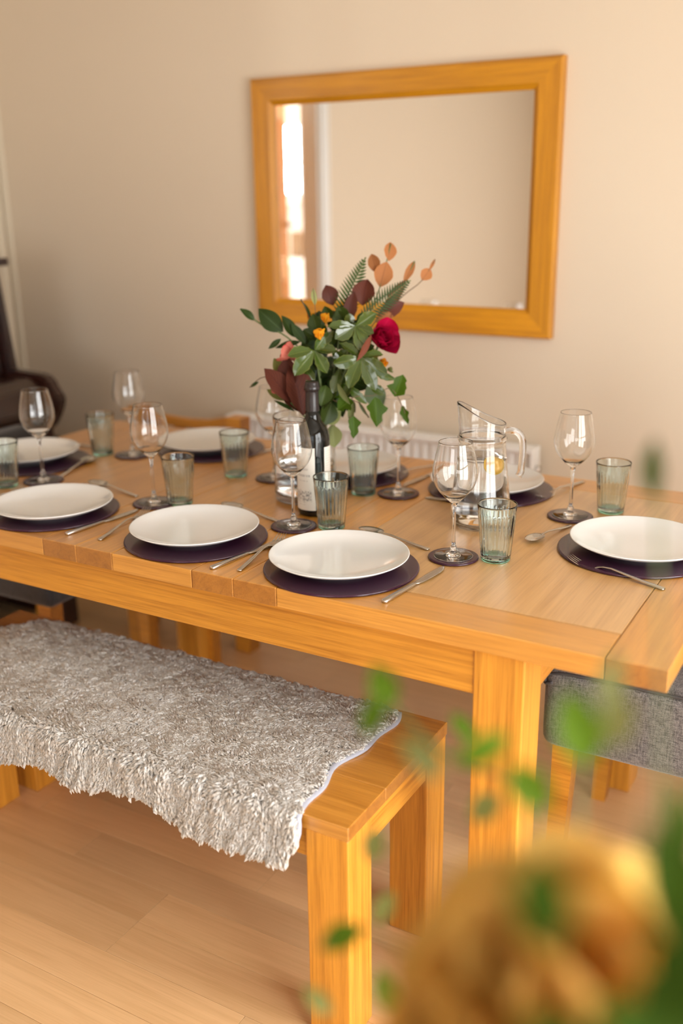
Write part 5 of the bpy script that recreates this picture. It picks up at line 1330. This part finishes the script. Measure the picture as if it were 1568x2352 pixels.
def label_mat(seed, sketch):
    """cream paper with printed sketch of a castle among trees and faint lines of print"""
    m, nt, b = new_mat('cream_wine_label'); L = nt.links.new
    uv = N(nt, 'ShaderNodeUVMap'); sp = N(nt, 'ShaderNodeSeparateXYZ'); L(uv.outputs[0], sp.inputs[0])
    b.inputs['Roughness'].default_value = .6
    fac = None
    def add(node_out):
        nonlocal fac
        if fac is None: fac = node_out
        else:
            mx_ = N(nt, 'ShaderNodeMath', operation='MAXIMUM'); L(fac, mx_.inputs[0]); L(node_out, mx_.inputs[1]); fac = mx_.outputs[0]
    def band(lo, hi, soft, src):
        a = N(nt, 'ShaderNodeMapRange', interpolation_type='SMOOTHSTEP'); a.inputs['From Min'].default_value = lo - soft; a.inputs['From Max'].default_value = lo; L(src, a.inputs['Value'])
        c = N(nt, 'ShaderNodeMapRange', interpolation_type='SMOOTHSTEP'); c.inputs['From Min'].default_value = hi + soft; c.inputs['From Max'].default_value = hi; L(src, c.inputs['Value'])
        k = N(nt, 'ShaderNodeMath', operation='MULTIPLY'); L(a.outputs[0], k.inputs[0]); L(c.outputs[0], k.inputs[1]); return k.outputs[0]
    U, V_ = sp.outputs['X'], sp.outputs['Y']
    if sketch:
        mp = N(nt, 'ShaderNodeMapping'); mp.inputs['Scale'].default_value = (22, 26, 1); L(uv.outputs[0], mp.inputs['Vector'])
        nz = N(nt, 'ShaderNodeTexNoise', i_Scale=1.0, i_Detail=5.0, i_Roughness=.7); L(mp.outputs[0], nz.inputs['Vector'])
        # skyline: height varies with u
        mp2 = N(nt, 'ShaderNodeMapping'); mp2.inputs['Scale'].default_value = (16, 0, 0); L(uv.outputs[0], mp2.inputs['Vector'])
        n2 = N(nt, 'ShaderNodeTexNoise', i_Scale=1.0, i_Detail=3.0); L(mp2.outputs[0], n2.inputs['Vector'])
        sh = N(nt, 'ShaderNodeMath', operation='MULTIPLY_ADD'); sh.inputs[1].default_value = -.22; L(n2.outputs['Fac'], sh.inputs[0]); L(V_, sh.inputs[2])
        k = N(nt, 'ShaderNodeMath', operation='MULTIPLY'); L(band(.05, .19, .02, sh.outputs[0]), k.inputs[0]); L(band(.30, .86, .05, U), k.inputs[1])
        mr = N(nt, 'ShaderNodeMapRange'); mr.inputs['From Min'].default_value = .42; mr.inputs['From Max'].default_value = .62; mr.inputs['To Max'].default_value = .85; L(nz.outputs['Fac'], mr.inputs['Value'])
        k2 = N(nt, 'ShaderNodeMath', operation='MULTIPLY'); L(k.outputs[0], k2.inputs[0]); L(mr.outputs[0], k2.inputs[1]); add(k2.outputs[0])
    for (z_, h_, u0, u1, st) in ((.66, .028, .42, .80, .5), (.56, .03, .36, .86, .55), (.475, .012, .45, .78, .35), (.13, .010, .42, .74, .35), (.09, .008, .46, .70, .3)) if sketch else tuple((.9 - .055 * i, .012, .08, .92, .45) for i in range(14)):
        mp = N(nt, 'ShaderNodeMapping'); mp.inputs['Scale'].default_value = (70, 5, 1); mp.inputs['Location'].default_value = (seed + z_ * 9, 0, 0); L(uv.outputs[0], mp.inputs['Vector'])
        nz = N(nt, 'ShaderNodeTexNoise', i_Scale=1.0, i_Detail=2.0); L(mp.outputs[0], nz.inputs['Vector'])
        mr = N(nt, 'ShaderNodeMapRange'); mr.inputs['From Min'].default_value = .46; mr.inputs['From Max'].default_value = .54; mr.inputs['To Max'].default_value = st; L(nz.outputs['Fac'], mr.inputs['Value'])
        k = N(nt, 'ShaderNodeMath', operation='MULTIPLY'); L(band(z_ - h_ / 2, z_ + h_ / 2, .006, V_), k.inputs[0]); L(band(u0, u1, .01, U), k.inputs[1])
        k2 = N(nt, 'ShaderNodeMath', operation='MULTIPLY'); L(k.outputs[0], k2.inputs[0]); L(mr.outputs[0], k2.inputs[1]); add(k2.outputs[0])
    mix = N(nt, 'ShaderNodeMix', data_type='RGBA'); mix.inputs[6].default_value = (.84, .80, .73, 1); mix.inputs[7].default_value = (.07, .055, .05, 1)
    L(fac, mix.inputs[0]); L(mix.outputs[2], b.inputs['Base Color']); return m
M['label_f'] = label_mat(0, True); M['label_b'] = label_mat(5, False)
lf = label_mesh('front_label', math.radians(-176), math.radians(-54), .016, .158, .0374, M['label_f'], bo); tag(lf, 'cream front label printed with a small landscape sketch')
lb_ = label_mesh('back_label', math.radians(-19), math.radians(50), .060, .158, .0374, M['label_b'], bo); tag(lb_, 'white back label with lines of print')

# ============================================================ vase
vx, vy = -.955, .512
va = thing('glass_vase', 'clear cylindrical glass vase holding the flowers behind the bottle', 'vase', (vx, vy, TH))
lathe('glass_body', [(0, 0), (.066, 0), (.0715, .004), (.0723, .009), (.0725, .014), (.0725, .020), (.0725, .1), (.0725, .195), (.0725, .1975), (.0721, .1990), (.0712, .1996), (.0704, .1990), (.0700, .1975), (.0700, .195), (.0700, .1), (.0700, .026), (.0698, .022), (.066, .017), (.03, .015), (0, .015)], M['clear'], va, 72)
lathe('water', [(0, .0152), (.03, .0152), (.066, .0172), (.0694, .0222), (.0697, .027), (.0697, .085), (.0697, .0878), (.0690, .0890), (0, .0892)], M['water'], va, 56)

# ============================================================ leaves, flowers
def leaf_mesh(L_, w, kind, seed):
    rr = random.Random(seed)
    nu, nv = 10, 6
    V, UV = [], []
    fold = rr.uniform(.10, .28); curl = rr.uniform(-.10, .22); twist = rr.uniform(-.35, .35); ph = rr.uniform(0, 6)
    for i in range(nu + 1):
        u = i / nu
        if kind in ('glossy',): wd = math.sin(PI * u ** 1.35) ** .75 * (1 + .07 * math.sin(u * 26 + ph)); stem_ = .06
        elif kind == 'lobed': wd = math.sin(PI * u ** .8) ** .6 * (1 + .20 * math.sin(u * 11 + ph)) * (1.0 if u < .9 else .7)
        elif kind in ('maroon', 'tan', 'rust'): wd = math.sin(PI * u ** 1.05) ** .8 * (1 + .03 * math.sin(u * 40))
        elif kind == 'petal': wd = math.sin(PI * min(1, u * .93 + .02) ** 1.4) ** .55
        else: wd = math.sin(PI * u ** .95) ** .85
        wd = max(wd, .02)
        for j in range(nv + 1):
            v = j / nv * 2 - 1
            jag = 1 + (.18 * math.sin(u * 17 + ph * 2 + (2.2 if v > 0 else 0)) if kind == 'lobed' and abs(v) > .9 else 0)
            x = v * w / 2 * wd * jag
            y = u * L_
            z = abs(v) * w / 2 * wd * fold * 1.6 + curl * L_ * (u * (1 - u)) * 1.2 - (.08 * L_ * u * u)
            if kind == 'glossy': z += .045 * w * math.sin(u * 24 + ph + (1.5 if v > 0 else 0)) * abs(v) ** 2
            if kind in ('maroon', 'tan', 'rust'): z += .02 * w * math.sin(u * 40 - abs(v) * 9)
            if kind == 'petal': z += .30 * w * (v * v) * wd + .25 * L_ * u * u
            a = twist * (u - .3); x, z = x * math.cos(a) - z * math.sin(a), x * math.sin(a) + z * math.cos(a)
            V.append((x, y, z)); UV.append((u, (v + 1) / 2))
    F = []
    for i in range(nu):
        for j in range(nv):
            a = i * (nv + 1) + j; F.append((a, a + 1, a + nv + 2, a + nv + 1))
    return V, F, UV
def set_uv(me, UV):
    uv = me.uv_layers.new(name='UVMap')
    idx = np.zeros(len(me.loops), np.int32); me.loops.foreach_get('vertex_index', idx)
    uv.data.foreach_set('uv', np.array(UV, np.float32)[idx].ravel())
def orient(p, q, nrm, roll):
    p, q = Vector(p), Vector(q); y_ = (q - p).normalized(); n_ = Vector(nrm); n_ = (n_ - y_ * n_.dot(y_)).normalized()
    x_ = y_.cross(n_)
    n2 = n_ * math.cos(roll) + x_ * math.sin(roll); x2 = y_.cross(n2)
    return Matrix((x2, y_, n2)).transposed().to_4x4()
def add_leaf(rec, parent, base, toward, shapes, seed, name='leaf', kscale=1.0):
    kind, p, q, w, roll = rec[0], rec[1:4], rec[4:7], rec[7], rec[8]
    L_ = (Vector(q) - Vector(p)).length
    shp = kind if kind in ('glossy', 'lobed', 'maroon', 'tan', 'rust') else 'plain'
    V, F, UV = leaf_mesh(L_ * 1.04, w * (.98 if kind == 'glossy' else 1.12), shp, seed)
    o = pymesh(name, V, F, LEAF[kind], parent); set_uv(o.data, UV)
    nrm = (Vector(toward) - Vector(p)).normalized() + Vector((.25 * math.sin(seed * 3.1), .25 * math.cos(seed * 1.7), .35 + .2 * math.sin(seed)))
    mt = orient(p, q, nrm, roll)
    o.matrix_local = Matrix.Translation(Vector(p) - Vector(base)) @ mt
    return o
EYE = (.256, -1.415, 1.30)   # the side of the room the posy was arranged to face
bq = thing('flower_bouquet', 'mixed posy of glossy leaves, ferns, copper beech and roses in the glass vase', 'bouquet', (vx, vy, TH + .02))
bqb = tuple(bq.location)
for i, rec in enumerate(LEAVES):
    lf_ = add_leaf(rec, bq, bqb, EYE, None, i * 7 + 1)
for pts, r in STEMS:
    pts = list(pts)
    # keep the feet of the stems inside the vase
    q = []
    for p in pts:
        p = Vector(p)
        if p.z < TH + .20:
            d = Vector((p.x - vx, p.y - vy)); 
            if d.length > .058: d = d.normalized() * .058
            p = Vector((vx + d.x, vy + d.y, max(p.z, TH + .03)))
        q.append(tuple(p))
    tube('stem', q, r, M['twig'] if r < .0013 else M['stem'], bq, 6, r_end=r, base=bqb)
# ferns: rachis with rows of pinnae, each frond one part
def frond(p, q, w, parent, base, toward, seed, name='fern_frond'):
    P, Q = Vector(p), Vector(q); L_ = (Q - P).length
    n = 19; V = []; F = []; UV = []
    for i in range(n):
        u = .06 + .92 * i / n
        for s in (-1, 1):
            ln = w / 2 * (math.sin(PI * (u ** .62)) ** .8 + .02) * 1.15; wd = L_ / n * .27
            ang = math.radians(62 - 14 * u)
            dx, dy = s * math.sin(ang), math.cos(ang)
            nx, ny = -dy * s, dx * s
            b0 = len(V); K = 5
            for k in range(K):
                t = k / (K - 1); ww = wd * (math.sin(PI * min(1, t * .85 + .12)) ** .7) * (1 + .25 * math.sin(t * 30))
                cx, cy_ = dx * ln * t, u * L_ + dy * ln * t
                zz = -.16 * ln * t * t - .10 * L_ * u * u + .05 * L_ * u
                V.append((cx + nx * ww, cy_ + ny * ww, zz)); V.append((cx - nx * ww, cy_ - ny * ww, zz + .2 * ww))
                UV.append((t, 0.2)); UV.append((t, 0.8))
            for k in range(K - 1): F.append((b0 + 2 * k, b0 + 2 * k + 1, b0 + 2 * k + 3, b0 + 2 * k + 2))
    o = pymesh(name, V, F, LEAF['fern'], parent); set_uv(o.data, UV)
    nrm = (Vector(toward) - P).normalized() + Vector((.15, 0, .2))
    o.matrix_local = Matrix.Translation(P - Vector(base)) @ orient(p, q, nrm, .15)
    v, f = tube_data([(0, t * L_, .05 * L_ * t - .10 * L_ * t * t + .0005) for t in np.linspace(-.05, 1, 12)], .0009, 5, .0003)
    rc = pymesh('rachis', v, f, LEAF['pale'], o)
    return o
for i, (p, q, w) in enumerate(FERNS): frond(p, q, w, bq, bqb, EYE, i)
# blooms
def bloom(color, c, R_, parent, base, axis, npet, seed, name='rose_bloom', openness=.9, tmin=0.0):
    rr = random.Random(seed)
    core = lathe(name, smooth_prof([(0, -.55 * R_), (R_ * .22, -.45 * R_), (R_ * .34, -.1 * R_), (R_ * .26, .3 * R_), (0, .42 * R_)], 3), PET[color], parent, 16)
    core.matrix_local = Matrix.Translation(Vector(c) - Vector(base)) @ Vector((0, 0, 1)).rotation_difference(Vector(axis).normalized()).to_matrix().to_4x4()
    for i in range(npet):
        t = tmin + (1 - tmin) * i / max(1, npet - 1)
        ring_r = R_ * (.10 + .34 * t); a = i * 2.39996 + rr.uniform(-.2, .2)
        L_ = R_ * (1.0 + .35 * t) * rr.uniform(.9, 1.08); w = R_ * (.95 + .55 * t)
        V, F, UV = leaf_mesh(L_, w, 'petal', seed * 31 + i)
        o = pymesh('petal', V, F, PET[color], core); set_uv(o.data, UV)
        lean = openness * (t ** 1.1) * 1.15 + .05
        out = Vector((math.cos(a), math.sin(a), 0)); ydir = (Vector((0, 0, 1)) * math.cos(lean) + out * math.sin(lean)).normalized()
        nn = -(out * math.cos(lean) - Vector((0, 0, 1)) * math.sin(lean))
        x_ = ydir.cross(nn).normalized()
        mt = Matrix((x_, ydir, nn.normalized())).transposed().to_4x4()
        o.matrix_local = Matrix.Translation(out * ring_r * .8 + Vector((0, 0, -.5 * R_))) @ mt
    return core
VD = (Vector(EYE) - Vector((vx, vy, 1.1))).normalized()
axes = [(.75, -.5, .35), (-.75, -.35, .45), (.1, -.3, 1), (.2, -.1, 1), (.8, -.3, -.2), (.9, -.2, -.1), (-.8, -.3, -.2), (-.1, -.1, 1)]
names_ = ['rose_bloom', 'rose_bloom', 'small_flower', 'small_flower', 'small_flower', 'flower_bud', 'small_flower', 'small_flower']
labs = ['crimson rose', 'salmon pink rose', None, None, None, 'green bud', None, None]
for i, (col_, c, R_) in enumerate(BLOOMS):
    b_ = bloom(col_, c, R_, bq, bqb, axes[i], 15 if R_ > .035 else (11 if R_ > .02 else 6), 40 + i, names_[i], .75 if R_ > .02 else .3)
    if labs[i]: b_['label'] = labs[i]

# ============================================================ foreground flowers on a small side table
sx, sy, sz = VASE2
st = thing('side_table', 'small round oak side table carrying the foreground flowers', 'table', (sx, sy, 0))
ZT = sz - .20
lathe('table_top', [(0, ZT - .022), (.150, ZT - .022), (.155, ZT - .016), (.155, ZT - .004), (.151, ZT), (0, ZT)], M['oak_top'], st, 48)
lathe('pedestal', [(0, .03), (.03, .03), (.026, .1), (.018, .3), (.02, .5), (.03, ZT - .03), (.06, ZT - .0222), (0, ZT - .0222)], M['oak'], st, 24)
lathe('foot', [(0, 0), (.14, 0), (.142, .01), (.13, .02), (.04, .034), (0, .034)], M['oak'], st, 40)
fv = thing('flower_vase', 'cream stoneware vase holding the blurred foreground flowers', 'vase', (sx, sy, ZT))
lathe('body', smooth_prof([(0, 0), (.038, .001), (.048, .03), (.05, .08), (.042, .14), (.036, .18), (.040, .20), (.036, .199), (.032, .18), (.038, .13), (.044, .07), (.03, .012), (0, .01)], 3), M['ceramic'], fv, 40)
fb = thing('foreground_bouquet', 'blurred yellow blooms with fresh green leaves close to the camera', 'bouquet', (sx, sy, ZT + .03)); fbb = tuple(fb.location)
for i, rec in enumerate(FGLEAVES): add_leaf(rec, fb, fbb, (.256, -1.5, 1.5), None, 500 + i * 5)
for pts, r in FGSTEMS:
    q = []
    for p in pts:
        p = Vector(p)
        if p.z < sz: p = Vector((sx + (p.x - sx) * .2, sy + (p.y - sy) * .2, sz - .06))
        q.append(tuple(p))
    tube('stem', q, r, M['stem'], fb, 6, base=fbb)
for i, (c, R_) in enumerate(FGBLOOMS):
    b_ = bloom('gold', c, R_, fb, fbb, (.10, -.60, .8) if i == 0 else ((.5, -.35, .8) if i == 1 else (-.45, -.5, .75)), 13, 80 + i, 'yellow_bloom', 1.15, .55)
    tube('stem', [Vector(c) - Vector((0, 0, R_ * .5)), (sx + .01 * i, sy, sz), (sx, sy, sz - .08)], .003, M['stem'], fb, 6, base=fbb)

# crumbs on the floor
cr = tube('twig_bit', [(-.435, .10, .0012), (-.425, .108, .003), (-.418, .122, .0015)], .0008, M['twig'], None, 5)
tag(cr, 'tiny brown twig on the floor behind the right bench legs', 'twig')
